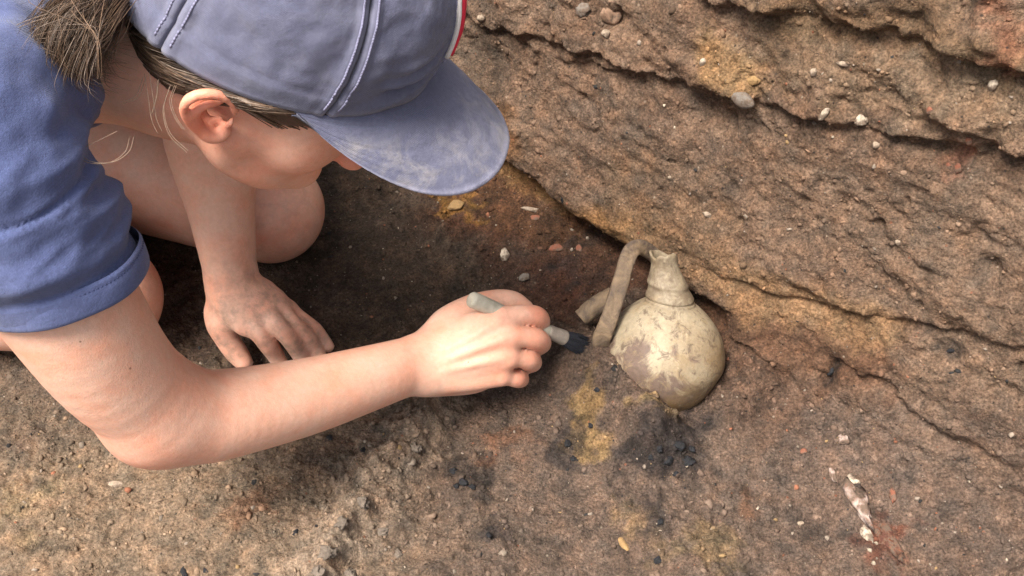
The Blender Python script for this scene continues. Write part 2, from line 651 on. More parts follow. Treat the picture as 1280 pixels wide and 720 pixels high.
TONE_G = np.clip(tone * .74 * np.array([1.06, .985, .92]), .008, .8)
GRID_F = grid_faces(NS, NQ)
jq = int(np.argmin(np.abs(Q_AX - Q_SPLIT)))
rowq = (GRID_F[:, 0] % NQ)


def sub_mesh(name, keep):
    F = GRID_F[keep]
    u, inv = np.unique(F, return_inverse=True)
    return mesh_np(name, GP[u], inv.reshape(-1, 4), M_SOIL, None, True, TONE_G[u])


floor_o = sub_mesh('ground', rowq < jq)
tag(floor_o, 'dark trampled earth floor of the excavation trench', 'ground', kind='structure')
wall_o = sub_mesh('earth_wall', rowq >= jq)
tag(wall_o, 'cut earth wall of the trench with brown layered soil', 'wall', kind='structure')

# vertex normals of the finished surface, for laying things on it
G3 = GP.reshape(NS, NQ, 3)
FN = np.cross(np.gradient(G3, axis=0), np.gradient(G3, axis=1)).reshape(-1, 3)
FN /= np.linalg.norm(FN, axis=1)[:, None] + 1e-12
if (FN * GN)[CI].sum() < 0:
    FN = -FN
_px, _py, _pd = project(GP)
_ok = _pd > 0.05
_near = np.nonzero(_ok & (np.abs(_px - 640) < 760) & (np.abs(_py - 360) < 460))[0]


def surf(px, py):
    """point and normal of the earth seen at a pixel (the one nearest the camera)"""
    e = (_px[_near] - px) ** 2 + (_py[_near] - py) ** 2
    c = np.nonzero(e < 9)[0]
    if len(c) == 0:
        i = _near[int(np.argmin(e))]
    else:
        i = _near[c[int(np.argmin(_pd[_near[c]]))]]
    n = GN[i] * .5 + FN[i] * .5
    return GP[i], n / np.linalg.norm(n), _pd[i]


# loose crumbs of earth and grit lying all over the floor and in the wall
def crumbs(name, n, lo, hi, where, pal, seed, sink=.35):
    rg = np.random.default_rng(seed)
    idx = rg.choice(where, n, replace=True)
    V0, F0 = ico(1)
    nv = len(V0)
    r = lo * (hi / lo) ** (rg.random(n) ** 6.0)
    sc = r[:, None] * rg.uniform(.45, 1.3, (n, 3))
    jit = 1 + rg.uniform(-.42, .42, (n, nv))
    ax = rg.normal(size=(n, 3))
    ax /= np.linalg.norm(ax, axis=1)[:, None]
    an = rg.uniform(0, 6.28, n)
    L = V0[None] * jit[..., None] * sc[:, None, :]
    ca, sa = np.cos(an)[:, None, None], np.sin(an)[:, None, None]
    kx = np.cross(np.broadcast_to(ax[:, None], L.shape), L)
    L = L * ca + kx * sa + ax[:, None] * ((L * ax[:, None]).sum(-1, keepdims=True)) * (1 - ca)
    cen = GP[idx] + FN[idx] * (r * (1 - 2 * sink))[:, None] * .6
    V = (cen[:, None] + L).reshape(-1, 3)
    F = (F0[None] + (np.arange(n) * nv)[:, None, None]).reshape(-1, 3)
    own = TONE_G[idx] * rg.uniform(.7, 1.25, (n, 1))
    pick = rg.random(n)
    acc = 0
    for frac, col in pal:
        m = (pick >= acc) & (pick < acc + frac)
        own[m] = np.array(col) * rg.uniform(.7, 1.2, (m.sum(), 1))
        acc += frac
    C = np.repeat(own, nv, axis=0)
    o = mesh_np(name, V, F, M_CRUMB, None, False, C)
    return o


def mat_crumb():
    t = NT('crumb')
    c = t.mix(t.attr(), t.ramp(t.noise(500, 4), [(0.25, .7), (0.75, 1.3)]), 1.0, 'MULTIPLY')
    t.color(c)
    t.b.inputs['Roughness'].default_value = .95
    t.b.inputs['Specular IOR Level'].default_value = .2
    t.bump(t.noise(1200, 4), .0008, .7)
    return t.m


M_CRUMB = mat_crumb()
inview = _near[(s_[_near] > -1.1) & (s_[_near] < .15)]
fl_i = inview[q_[inview] < .60]
wl_i = inview[(q_[inview] >= .58) & (q_[inview] < Q_TOP)]
PAL = [(.005, (.36, .30, .23)), (.02, (.025, .024, .024)), (.008, (.20, .085, .05)), (.008, (.24, .16, .08)), (.04, (.21, .17, .135))]
tag(crumbs('soil_crumbs', 30000, .0006, .0036, fl_i, PAL, 3, .6), 'loose dark soil crumbs and grit scattered over the trench floor', 'soil crumbs', kind='stuff')
tag(crumbs('wall_grit', 11000, .0006, .0036, wl_i, PAL, 4, .72), 'small grit and crumbs sticking out of the cut earth wall', 'grit', kind='stuff')

# ------------------------------------------------------------------ stones, shells, sherds, charcoal
M_PALE = mat_plain('pale_stone', (.32, .255, .19), .8, .25, 160, .0012, None, .6)
M_SHELL = mat_plain('shell', (.42, .36, .28), .7, .15, 220, .0006, None, .6)
M_BROWN = mat_plain('brown_stone', (.24, .15, .10), .85, .3, 140, .0015, None, .5)
M_GREY = mat_plain('grey_stone', (.17, .15, .13), .85, .25, 140, .0015, None, .6)
M_BRICK = mat_plain('burnt_clay', (.20, .075, .045), .9, .3, 180, .0012, None, .5)
M_OCHRE = mat_plain('ochre_clay', (.26, .165, .075), .9, .3, 160, .0015)
M_CLOD = mat_plain('pale_clod', (.15, .122, .098), .95, .3, 160, .002)
M_CHAR = mat_plain('charcoal', (.014, .014, .017), .6, .5, 240, .002)
M_BONE = mat_plain('rotted_bone', (.34, .27, .235), .8, .3, 150, .0015, (.16, .085, .06), .55)
M_RUST = mat_plain('red_brown_crust', (.075, .030, .020), .85, .35, 150, .002, (.13, .052, .03), .5)


def frame(n, px=None, spin=0.0):
    """axes on the surface: x along image-right, z the normal"""
    x = CX - n * (CX @ n)
    x = unit(x)
    y = np.cross(n, x)
    c, s = math.cos(spin), math.sin(spin)
    return np.array([x * c + y * s, -x * s + y * c, n])


def lump(name, px, py, wpx, hpx, spin, mat, label, cat, group=None, thick=.6, sink=.42, seed=1, ang=.0, rough=.22, bend=0.0, facet=True):
    """a stone: width / height in pixels across, lying in the earth seen at (px, py)"""
    p, n, d = surf(px, py)
    a, b = wpx * d / FPX / 2, hpx * d / FPX / 2
    c = min(a, b) * thick
    V, F = ico(3)
    nz = fbm(V * 1.5 + seed * 3.1, 5, seed, .6)
    V = V * (1 + rough * 1.5 * nz)[:, None]
    if facet:
        rg = np.random.default_rng(seed)
        for _ in range(9):
            q = unit(rg.normal(size=3))
            h = rg.uniform(.62, .9)
            e = V @ q
            V = V - np.maximum(e - h, 0)[:, None] * q * .85
    V = V * np.array([a, b, c])
    if bend:
        V[:, 1] += bend * b * ((V[:, 0] / a) ** 2 - .4)
    A = frame(n, None, spin)
    o = mesh_np(name, V @ A, F, mat, None, True)
    o.location = p + n * c * (1 - 2 * sink)
    tag(o, label, cat, group)
    return o


lump('stone', 630, 321, 13, 19, .1, M_SHELL, 'small white stone on dark soil behind the brush hand', 'stone', seed=2, thick=.8)
lump('stone', 145, 603, 26, 11, -.15, M_PALE, 'flat pale oblong stone on the trodden floor below the bent elbow', 'stone', seed=3, thick=.7)
lump('stone', 763, 22, 30, 27, .5, M_BROWN, 'rounded brown stone lodged in the upper wall above a pale pebble', 'stone', seed=4, thick=.8, sink=.5, rough=.35)
lump('stone', 757, 42, 17, 12, -.3, M_PALE, 'pale buff pebble just under the brown stone in the wall', 'stone', seed=5, thick=.9)
lump('stone', 726, 14, 24, 18, .2, M_GREY, 'dull grey clod beside the brown stone in the wall', 'stone', seed=6, thick=.6, sink=.6, rough=.5)
lump('stone', 600, 24, 12, 10, .3, M_PALE, 'small pale pebble in the wall close to the cap badge', 'stone', seed=7, thick=.9)
lump('stone', 877, 76, 8, 13, -.5, M_SHELL, 'thin white chip standing in the wall left of the ochre clay', 'stone', seed=8, thick=.7)
lump('shell', 1029, 143, 9, 22, -.5, M_SHELL, 'curved white shell sliver under the wall ledge', 'shell', seed=9, thick=.6, bend=0, rough=.1)
lump('shell', 1076, 152, 18, 17, .7, M_SHELL, 'ragged white shell flake below the wall ledge', 'shell', seed=10, thick=.45, rough=.5)
lump('stone', 1239, 109, 13, 16, -.4, M_SHELL, 'oval white pebble between the two ledges of the wall', 'stone', seed=11, thick=.8)
lump('stone', 931, 126, 34, 26, .2, M_GREY, 'flat grey stone edge jutting from under the wall ledge', 'stone', seed=12, thick=.45, sink=.2)
lump('stone', 1093, 182, 11, 11, .2, M_PALE, 'tiny pale pebble below the ragged shell flake', 'stone', seed=13)
lump('stone', 1120, 303, 8, 8, 0, M_PALE, 'single tiny pale pebble in the middle of the bare wall', 'stone', seed=14)
lump('stone', 1053, 82, 20, 9, .1, M_PALE, 'flat buff stone in the crumbly middle layer of the wall', 'stone', seed=15, thick=.6)
lump('stone', 1014, 90, 10, 12, .1, M_PALE, 'small buff pebble left of the flat buff stone in the wall', 'stone', seed=16)
lump('stone', 882, 268, 14, 7, -.4, M_PALE, 'slim pale pebble at the edge of the smooth tan patch', 'stone', seed=17)
lump('stone', 835, 222, 7, 6, 0, M_PALE, 'tiny pale pebble in the smooth tan patch', 'stone', seed=18)
lump('stone', 940, 102, 22, 14, .4, M_OCHRE, 'yellow ochre clay lump above the grey stone in the wall', 'clay lump', seed=19, thick=.6)
for k, (x, y, w_, h_, sp) in enumerate(((1211, 178, 9, 13, .3), (1196, 212, 10, 14, .2), (1186, 210, 7, 9, .2), (1160, 140, 13, 9, .3))):
    lump('brick_fragment', x, y, w_, h_, sp, M_BRICK, ['orange-red brick crumb right under the lower wall ledge', 'larger of two red brick crumbs side by side below the wall ledge', 'smaller of two red brick crumbs side by side below the wall ledge', 'flat brown-red brick crumb in the wall layer above the lower ledge'][k], 'brick fragment', 'red brick crumbs in the wall', seed=30 + k, sink=.45)
for k, (x, y, w_, h_, sp, lb) in enumerate(((696, 308, 20, 13, .2, 'squarish red burnt-clay fragment behind the jug handle'),
                                            (722, 309, 10, 13, .5, 'narrow red burnt-clay fragment right beside the squarish one'),
                                            (668, 270, 12, 10, .2, 'small red clay bit under the pale sliver'),
                                            (1002, 565, 10, 8, .2, 'small red clay bit on the soft slope right of the jug'))):
    lump('clay_fragment', x, y, w_, h_, sp, M_BRICK, lb, 'clay fragment', seed=40 + k, sink=.4)
lump('bone_sliver', 668, 262, 30, 7, -.1, M_PALE, 'thin pale sliver lying on the red soil behind the hand', 'bone sliver', seed=45, thick=.7)
lump('bone_sliver', 778, 679, 9, 26, .45, M_OCHRE, 'curved orange-buff sliver on the grey floor below the jug', 'bone sliver', seed=46, thick=.8)
lump('clay_lump', 572, 256, 26, 15, .4, M_OCHRE, 'crumbly yellow-orange clay lump under the cap brim', 'clay lump', seed=47, thick=.5)
lump('stone', 1000, 652, 9, 9, .4, M_PALE, 'small pale stone between buff clay and rotted bone', 'stone', seed=48)
lump('stone', 655, 345, 16, 12, .4, M_GREY, 'dark grey stone on the soil just behind the knuckles', 'stone', seed=49)

# charcoal; the last two lumps are put in for the dark of holes
CH = [(852, 556, 22, 18), (838, 574, 20, 15), (860, 575, 17, 20), (824, 562, 14, 12), (812, 572, 12, 10), (845, 590, 13, 9), (866, 560, 12, 12),
      (566, 586, 14, 12), (580, 600, 22, 14), (592, 608, 12, 10), (572, 608, 12, 9), (612, 668, 13, 11), (600, 690, 11, 9), (708, 552, 13, 16),
      (716, 572, 12, 10), (370, 665, 13, 8), (228, 714, 17, 10), (256, 711, 13, 7), (738, 533, 9, 9), (828, 650, 13, 10), (820, 700, 14, 12),
      (412, 545, 12, 10), (455, 560, 10, 9), (130, 545, 10, 8), (745, 484, 11, 9), (700, 250, 12, 6), (612, 200, 10, 8), (1186, 441, 18, 10), (1040, 466, 13, 9)]
CLB = ['black charcoal lump in the burnt patch under the jug', 'black charcoal lump in the burnt patch on the bare floor right of the grey ridge']
CSC = ['charcoal crumb in the blue-grey smear near the foot of the ridge', 'second charcoal crumb in the blue-grey smear near the ridge', 'charcoal crumb on the left rim of the yellow clay streak',
       'charcoal crumb at the lower end of the yellow clay streak', 'small flat charcoal bit alone on the trodden floor left of the ridge', 'broad charcoal bit lying on pale trodden earth',
       'narrow charcoal bit beside the broad one on pale earth', 'charcoal speck at the upper end of the yellow clay streak', 'charcoal crumb between two buff clay patches',
       'charcoal crumb below the two buff clay patches', 'charcoal crumb under the forearm near the elbow', 'charcoal crumb under the middle of the forearm', 'charcoal crumb on the floor behind the upper arm',
       'charcoal crumb between the brush hand and the jug', 'thin charcoal flake in the red soil at the foot of the wall', 'charcoal bit by the edge of the cap brim', 'black lump put in for the dark of a hole in the right part of the wall foot',
       'dark lump put in for the shade of a hole right of the jug']
for k, (x, y, w_, h_) in enumerate(CH):
    g = 0 if k < 7 else (1 if k < 11 else 2)
    lump('charcoal', x, y, w_ * .8, h_ * .8, k * .7, M_CHAR, CLB[g] if g < 2 else CSC[k - 11], 'charcoal',
         ['charcoal under the jug', 'charcoal on the bare floor', 'scattered charcoal crumbs'][g], seed=60 + k, thick=.6, sink=.45, rough=.5)
# rotted bone at the lower right
for k, (x, y, w_, h_, sp, m_, lb) in enumerate(((1052, 552, 20, 13, .2, M_BONE, 'pinkish white knob at the top end of the rotted bone'),
                                              (1066, 601, 11, 34, .25, M_SHELL, 'bright white splinter in the upper half of the rotted bone'),
                                              (1084, 664, 15, 40, .3, M_SHELL, 'bright white splinter in the lower half of the rotted bone'),
                                              (1074, 630, 22, 70, .35, M_BONE, 'long mottled white and red rotted bone in the floor'),
                                              (1108, 668, 26, 60, .3, M_RUST, 'dark red-brown crust beside the white bone splinters'),
                                              (1040, 590, 8, 26, .1, M_BONE, 'slim pink flake left of the rotted bone'),
                                              (1114, 616, 8, 20, .1, M_BRICK, 'thin rusty streak right of the rotted bone'))):
    lump('bone_fragment' if m_ in (M_BONE, M_SHELL) else 'crust', x, y, w_, h_, sp, m_, lb, 'bone' if m_ in (M_BONE, M_SHELL) else 'crust', seed=100 + k, thick=.4, sink=.52, rough=.8)
# pale clods along the ridge
for k, (x, y, w_, h_) in enumerate(((412, 690, 24, 18), (430, 655, 20, 16), (455, 625, 18, 15), (520, 560, 16, 13), (480, 665, 22, 12), (500, 690, 16, 12), (440, 715, 22, 15), (398, 715, 16, 18), (190, 380, 12, 14))):
    lump('soil_clod', x, y, w_, h_, k * .9, M_CLOD, 'pale grey soil clod on the crumbly ridge' if k < 8 else 'small brown soil clod between the knee and the near upper arm', 'soil clod', 'clods on the ridge' if k < 8 else None, seed=130 + k, sink=.55, rough=.8)

# ------------------------------------------------------------------ the jug
JC = at(829, 440, 1.020)
J_U = cvec(.10, .95, .30)
J_X = unit(cvec(1, -.06, 0) - J_U * (cvec(1, -.06, 0) @ J_U))
J_Y = np.cross(J_U, J_X)
JA = np.array([J_X, J_Y, J_U])


def mat_jug():
    t = NT('jug_slip')
    co = t.coord()
    n1 = t.noise(26, 6, .65, co, .8)
    cream = t.mix((.30, .25, .172), (.22, .165, .102), t.ramp(t.noise(18, 4), [(.4, 0.0), (.65, 1.0)]))
    sp = t.n('ShaderNodeSeparateXYZ')
    t.l(co, sp.inputs[0])
    # slip flaked off low on the body, brown-violet clay below
    mth = t.n('ShaderNodeMath', operation='MULTIPLY_ADD')
    t.l(sp.outputs['Z'], mth.inputs[0])
    mth.inputs[1].default_value = -6.5
    mth.inputs[2].default_value = .085
    mx = t.n('ShaderNodeMath', operation='MULTIPLY_ADD')
    t.l(sp.outputs['X'], mx.inputs[0])
    mx.inputs[1].default_value = -2.6
    t.l(mth.outputs[0], mx.inputs[2])
    ad = t.n('ShaderNodeMath', operation='ADD')
    t.l(mx.outputs[0], ad.inputs[0])
    t.l(n1, ad.inputs[1])
    fl = t.ramp(ad.outputs[0], [(.50, 0.0), (.58, .85), (.9, .9)])
    c = t.mix(cream, (.105, .068, .056), fl)
    c = t.mix(c, (.24, .175, .095), t.ramp(t.noise(70, 6, .75, co, .4), [(.52, 0.0), (.64, .55)]))
    # browner towards the buried lower right
    gx = t.n('ShaderNodeMath', operation='MULTIPLY_ADD')
    t.l(sp.outputs['X'], gx.inputs[0])
    gx.inputs[1].default_value = 7.0
    t.l(sp.outputs['Z'], gx.inputs[2])
    gz = t.n('ShaderNodeMath', operation='MULTIPLY_ADD')
    t.l(sp.outputs['Z'], gz.inputs[0])
    gz.inputs[1].default_value = -11.0
    t.l(gx.outputs[0], gz.inputs[2])
    gn = t.n('ShaderNodeMath', operation='ADD')
    t.l(gz.outputs[0], gn.inputs[0])
    t.l(t.noise(34, 5, .65, co, .5), gn.inputs[1])
    c = t.mix(c, (.20, .125, .055), t.ramp(gn.outputs[0], [(.58, 0.0), (1.0, .85)]))
    sp2 = t.ramp(t.noise(85, 5, .7, co, 1.0), [(.53, 0.0), (.63, .8)])
    c = t.mix(c, (.10, .070, .05), sp2)
    c = t.mix(c, (.36, .30, .20), t.ramp(t.noise(60, 5, .7, co, .5), [(.60, 0.0), (.68, .55)]))
    up = t.ramp(sp.outputs['Z'], [(.046, 0.0), (.052, 1.0)])
    c = t.mix(c, (.14, .105, .07), t.mix(up, t.ramp(t.noise(90, 5, .7, co, .6), [(.36, .1), (.62, .85)]), 1.0, 'MULTIPLY'))
    c = t.mix(c, t.ramp(t.noise(300, 4), [(.3, .85), (.7, 1.12)]), 1.0, 'MULTIPLY')
    t.color(c)
    t.b.inputs['Roughness'].default_value = .62
    t.b.inputs['Specular IOR Level'].default_value = .35
    b = t.bump(t.noise(420, 4, .6), .0006, .6)
    t.bump(fl, .0008, -.6, b)
    return t.m


def mat_handle():
    t = NT('jug_handle_clay')
    c = t.mix((.215, .150, .090), (.085, .060, .044), t.ramp(t.noise(55, 5, .65, None, .6), [(.36, 0.0), (.60, 1.0)]))
    c = t.mix(c, (.10, .07, .055), t.ramp(t.noise(140, 5, .7), [(.60, 0.0), (.70, .8)]))
    t.color(c)
    t.b.inputs['Roughness'].default_value = .8
    b = t.bump(t.noise(320, 4, .65), .001, .7)
    t.bump(t.noise(80, 4, .6), .003, .5, b)
    return t.m


M_JUG, M_JH = mat_jug(), mat_handle()
jug = bpy.data.objects.new('jug', None)
COL.objects.link(jug)
jug.matrix_world = Matrix(((J_X[0], J_Y[0], J_U[0], JC[0]), (J_X[1], J_Y[1], J_U[1], JC[1]), (J_X[2], J_Y[2], J_U[2], JC[2]), (0, 0, 0, 1)))
tag(jug, 'half-buried round ceramic jug with flaking cream slip, narrow neck and strap handle', 'jug')


def jl(W):
    return (np.asarray(W) - JC) @ JA.T


def lathe(name, prof, seg, mat, parent, wob=.0008, seed=1, n=5, rag=0.0, lean=0.0):
    A = spline(prof, n)
    th = np.linspace(0, 2 * math.pi, seg, endpoint=False)
    X = np.stack([A[None, :, 0] * np.cos(th)[:, None], A[None, :, 0] * np.sin(th)[:, None], np.repeat(A[None, :, 1], seg, 0)], -1)
    W = X.reshape(-1, 3)
    rd = np.stack([W[:, 0], W[:, 1], 0 * W[:, 0]], -1)
    rd /= np.linalg.norm(rd, axis=1)[:, None] + 1e-9
    W = W + rd * (wob * fbm(W * 30, 3, seed) * 2)[:, None]
    if rag:
        top = A[:, 1].max()
        k = sstep(top - .022, top, W[:, 2])
        ang = np.arctan2(W[:, 1], W[:, 0])
        W[:, 2] += k * rag * fbm(np.stack([np.cos(ang) * .7, np.sin(ang) * .7, 0 * ang], -1) + 4, 2, 5)
    W[:, 0] += lean * np.maximum(W[:, 2] - .049, 0)
    return mesh_np(name, W, grid_faces(seg, len(A), True), mat, parent, True)


lathe('body', [(.0005, -.0580), (.024, -.053), (.043, -.038), (.0545, -.015), (.0570, .000), (.0535, .016), (.0455, .029), (.0365, .039), (.0285, .0455), (.0225, .0490)], 128, M_JUG, jug, .0009, 3)
lathe('neck', [(.0238, .0470), (.0236, .0500), (.0222, .0515), (.0228, .0535), (.0218, .0560), (.0196, .0600), (.0184, .0630), (.0186, .0660), (.0172, .0690), (.0150, .0745),
               (.0132, .0800), (.0124, .0870), (.0130, .0930), (.0122, .0945), (.0098, .0935), (.0090, .0850), (.0090, .0700), (.0090, .0500)], 96, M_JUG, jug, .0012, 8, 5, .007, -.30)
hw = [at(828, 332, 1.034), at(815, 317, 1.026), at(799, 309, 1.014), at(787, 317, 1.004), at(778, 345, .996), at(767, 382, .990), at(758, 408, .990), at(752, 424, .998), at(752, 436, 1.012)]
HL = jl(np.array(hw))
c = spline(HL, 8)
rr = np.interp(np.linspace(0, 1, len(c)), [0, .12, .3, .7, .9, 1], [.0070, .0074, .0080, .0082, .0092, .0112])
V, F = tube_mesh(c, rr, 24, .50, ref=jl(np.array([JC + CF]))[0])
nrm_ = vn = V - np.repeat(c[None], 24, 0).reshape(-1, 3)
lob = np.repeat(np.cos(4 * np.linspace(0, 2 * math.pi, 24, endpoint=False)), len(c))
V = V + nrm_ * (.12 * fbm(V * 75, 4, 9, .6) - .13 * lob)[:, None]
mesh_np('handle', V, F, M_JH, jug, True)

# a broken tubular sherd sticking out of the soil behind the handle
c = spline([at(726, 398, 1.022), at(738, 388, 1.022), at(752, 378, 1.025), at(766, 372, 1.03)], 8)
parts = []
th = np.linspace(0, 2 * math.pi, 20, endpoint=False)
V, F = tube_mesh(c, np.linspace(.0085, .0100, len(c)), 20)
V = V + (V - np.repeat(c[None], 20, 0).reshape(-1, 3)) * (.16 * fbm(V * 80, 3, 19))[:, None]
sh = mesh_np('pottery_sherd', V - c[0], F, M_JH, None, True)
sh.location = c[0]
tag(sh, 'short broken brown pottery stub lying behind the jug handle', 'pottery sherd')

# ------------------------------------------------------------------ the brush
B0_, B1_ = at(589, 374, .936), at(733, 434, 1.012)
bd = unit(B1_ - B0_)
BLN = np.linalg.norm(B1_ - B0_)
brush = bpy.data.objects.new('brush', None)
COL.objects.link(brush)
brush.location = B0_
tag(brush, 'small round brush with pale worn handle and dark bristles held in the hand', 'brush')
M_WOOD = mat_plain('pale_painted_wood', (.46, .43, .35), .55, .22, 90, .0006, (.34, .32, .26))
M_FER = mat_plain('dirty_ferrule', (.22, .19, .16), .5, .3, 160, .0006)
M_BRI = mat_plain('dark_bristle', (.020, .021, .027), .55, .4, 500, 0)


def rod(name, prof, mat, seg=28):
    t = np.array([p[0] for p in prof]) * BLN
    A = spline(np.column_stack([t, [p[1] for p in prof]]), 5)
    V, F = tube_mesh(A[:, :1] * bd[None], A[:, 1], seg, 1.0)
    return mesh_np(name, V, F, mat, brush, True)


rod('handle', [(-.012, .0004), (-.008, .0042), (.0, .0064), (.03, .0072), (.12, .0070), (.35, .0058), (.55, .0052), (.64, .0055), (.66, .0045)], M_WOOD)
rod('ferrule', [(.645, .0056), (.655, .0062), (.70, .0064), (.74, .0068), (.79, .0070), (.80, .0060)], M_FER)
parts = []
rgb = np.random.default_rng(5)
e1 = unit(np.cross(bd, UPV_ if False else np.array([0, 0, 1.0])))
e2 = np.cross(bd, e1)
for i in range(520):
    a, r = rgb.uniform(0, 6.283), math.sqrt(rgb.random())
    o = (e1 * math.cos(a) + e2 * math.sin(a)) * r
    s0 = bd * BLN * .775 + o * .0060
    L = BLN * .215 * rgb.uniform(.86, 1.06) * (1 - .12 * r)
    s1 = s0 + bd * L * .5 + o * .0022
    s2 = s0 + bd * L + o * .0030 + rgb.normal(size=3) * .0008
    parts.append(tube_mesh(spline([s0, s1, s2], 3), [.0005, .0005, .00048, .00045, .0004, .00035, .0002], 3, cap=False))
V, F = join(parts)
mesh_np('bristles', V, F, M_BRI, brush, True)

# ------------------------------------------------------------------ distance-field modelling (for bodies and cloth)
class Field:
    def __init__(self, lo, hi, h):
        self.lo = np.asarray(lo, float)
        self.h = h
        self.n = np.ceil((np.asarray(hi) - self.lo) / h).astype(int) + 1
        self.V = np.full(self.n, .05, np.float32)

    def sl(self, lo, hi):
        a = np.clip(np.floor((np.asarray(lo) - self.lo) / self.h).astype(int), 0, self.n - 1)
        b = np.clip(np.ceil((np.asarray(hi) - self.lo) / self.h).astype(int) + 1, 1, self.n)
        return a, b

    def pts(self, a, b):
        g = [self.lo[i] + self.h * np.arange(a[i], b[i]) for i in range(3)]
        X, Y, Z = np.meshgrid(*g, indexing='ij')
        return np.stack([X.ravel(), Y.ravel(), Z.ravel()], -1).astype(np.float32)

    def add(self, prims, k, inner=.002, sub=False):
        """prims: list of (fn, lo, hi[, k]); blended with each other by inner, with the field by k"""
        big = max([k, inner, .008] + [p[3] for p in prims if len(p) > 3]) * 1.02 + .004
        lo = np.min([p[1] for p in prims], axis=0) - big
        hi = np.max([p[2] for p in prims], axis=0) + big
        a, b = self.sl(lo, hi)
        if np.any(b <= a):
            return
        T = np.full(b - a, .05, np.float32)

        def ev(f, l, h_, M, org):
            pa, pb = self.sl(l, h_)
            pa, pb = np.maximum(pa, org), np.minimum(pb, org + M.shape)
            if np.any(pb <= pa):
                return
            s = tuple(slice(x - o, y - o) for x, y, o in zip(pa, pb, org))
            M[s] = np.minimum(M[s], f(self.pts(pa, pb)).reshape(pb - pa))
        for p in prims:
            kk = p[3] if len(p) > 3 else inner
            mg = max(k, kk, .008) * 1.02 + .003
            pa, pb = self.sl(p[1] - mg, p[2] + mg)
            if np.any(pb <= pa):
                continue
            D = np.full(pb - pa, .05, np.float32)
            if hasattr(p[0], 'segs'):
                for f, l, h_ in p[0].segs:
                    ev(f, l - mg, h_ + mg, D, pa)
            else:
                ev(p[0], p[1] - mg, p[2] + mg, D, pa)
            s = tuple(slice(x - o, y - o) for x, y, o in zip(pa, pb, a))
            T[s] = smin(T[s], D, kk)
        s = tuple(slice(x, y) for x, y in zip(a, b))
        if sub:
            self.V[s] = -smin(-self.V[s], T, k)
        else:
            self.V[s] = smin(self.V[s], T, k)

    def mesh(self, relax=2):
        V, h = self.V, self.h
        S = V < 0
        c = np.zeros(tuple(np.array(V.shape) - 1), np.uint8)
        for i in (0, 1):
            for j in (0, 1):
                for k in (0, 1):
                    c += S[i:S.shape[0] - 1 + i, j:S.shape[1] - 1 + j, k:S.shape[2] - 1 + k]
        act = (c > 0) & (c < 8)
        I = np.argwhere(act)
        idx = np.full(c.shape, -1, np.int32)
        idx[act] = np.arange(len(I))
        acc = np.zeros((len(I), 3))
        cnt = np.zeros(len(I))
        offs = [(i, j, k) for i in (0, 1) for j in (0, 1) for k in (0, 1)]
        val = {o: V[I[:, 0] + o[0], I[:, 1] + o[1], I[:, 2] + o[2]] for o in offs}
        for o in offs:
            for ax in range(3):
                if o[ax]:
                    continue
                o2 = tuple(1 if q == ax else o[q] for q in range(3))
                a, b = val[o], val[o2]
                m = (a < 0) != (b < 0)
                t = np.where(m, a / np.where(m, a - b, 1), 0)
                p = np.tile(np.array(o, float), (len(I), 1))
                p[:, ax] += t
                acc[m] += p[m]
                cnt[m] += 1
        P = self.lo + h * (I + acc / cnt[:, None])
        quads = []
        for ax in range(3):
            s0 = [slice(None)] * 3
            s1 = [slice(None)] * 3
            s0[ax] = slice(0, -1)
            s1[ax] = slice(1, None)
            e = S[tuple(s0)] != S[tuple(s1)]
            E = np.argwhere(e)
            u, v = [q for q in range(3) if q != ax]
            ok = (E[:, u] > 0) & (E[:, v] > 0) & (E[:, u] < S.shape[u] - 1) & (E[:, v] < S.shape[v] - 1)
            E = E[ok]
            inside = S[E[:, 0], E[:, 1], E[:, 2]]

            def cell(du, dv):
                q = E.copy()
                q[:, u] += du
                q[:, v] += dv
                return idx[q[:, 0], q[:, 1], q[:, 2]]
            Q = np.stack([cell(-1, -1), cell(0, -1), cell(0, 0), cell(-1, 0)], -1)
            flip = inside if ax != 1 else ~inside
            Q[~flip] = Q[~flip][:, ::-1]
            quads.append(Q)
        F = np.vstack(quads)
        F = F[(F >= 0).all(1)]
        # a little relaxing
        nb = np.vstack([F[:, [0, 1]], F[:, [1, 2]], F[:, [2, 3]], F[:, [3, 0]]])
        for _ in range(relax):
            s = np.zeros_like(P)
            k = np.bincount(nb[:, 0], minlength=len(P)) + np.bincount(nb[:, 1], minlength=len(P))
            for q in range(3):
                s[:, q] = np.bincount(nb[:, 0], P[nb[:, 1], q], len(P)) + np.bincount(nb[:, 1], P[nb[:, 0], q], len(P))
            P = P * .5 + .5 * s / np.maximum(k, 1)[:, None]
        return P, F


def smin(a, b, k):
    h = np.clip(.5 + .5 * (b - a) / k, 0, 1)
    return b + (a - b) * h - k * h * (1 - h)


def ell_d(a1, a2, a3, r1, r2, r3):
    k0 = np.sqrt((a1 / r1) ** 2 + (a2 / r2) ** 2 + (a3 / r3) ** 2)
    k1 = np.sqrt((a1 / r1 ** 2) ** 2 + (a2 / r2 ** 2) ** 2 + (a3 / r3 ** 2) ** 2) + 1e-6
    return np.maximum(k0 * (k0 - 1) / k1, -np.minimum(np.minimum(r1, r2), r3)).astype(np.float32)


def ellipsoid(c, r, axes=np.eye(3)):
    c = np.asarray(c, float)
    ax = np.asarray(axes, float)
    r = np.asarray(r, float)

    def fn(P):
        o = P - c
        return ell_d(o @ ax[0], o @ ax[1], o @ ax[2], r[0], r[1], r[2])
    m = np.abs(ax * r[:, None]).sum(0)
    return (fn, c - m, c + m)


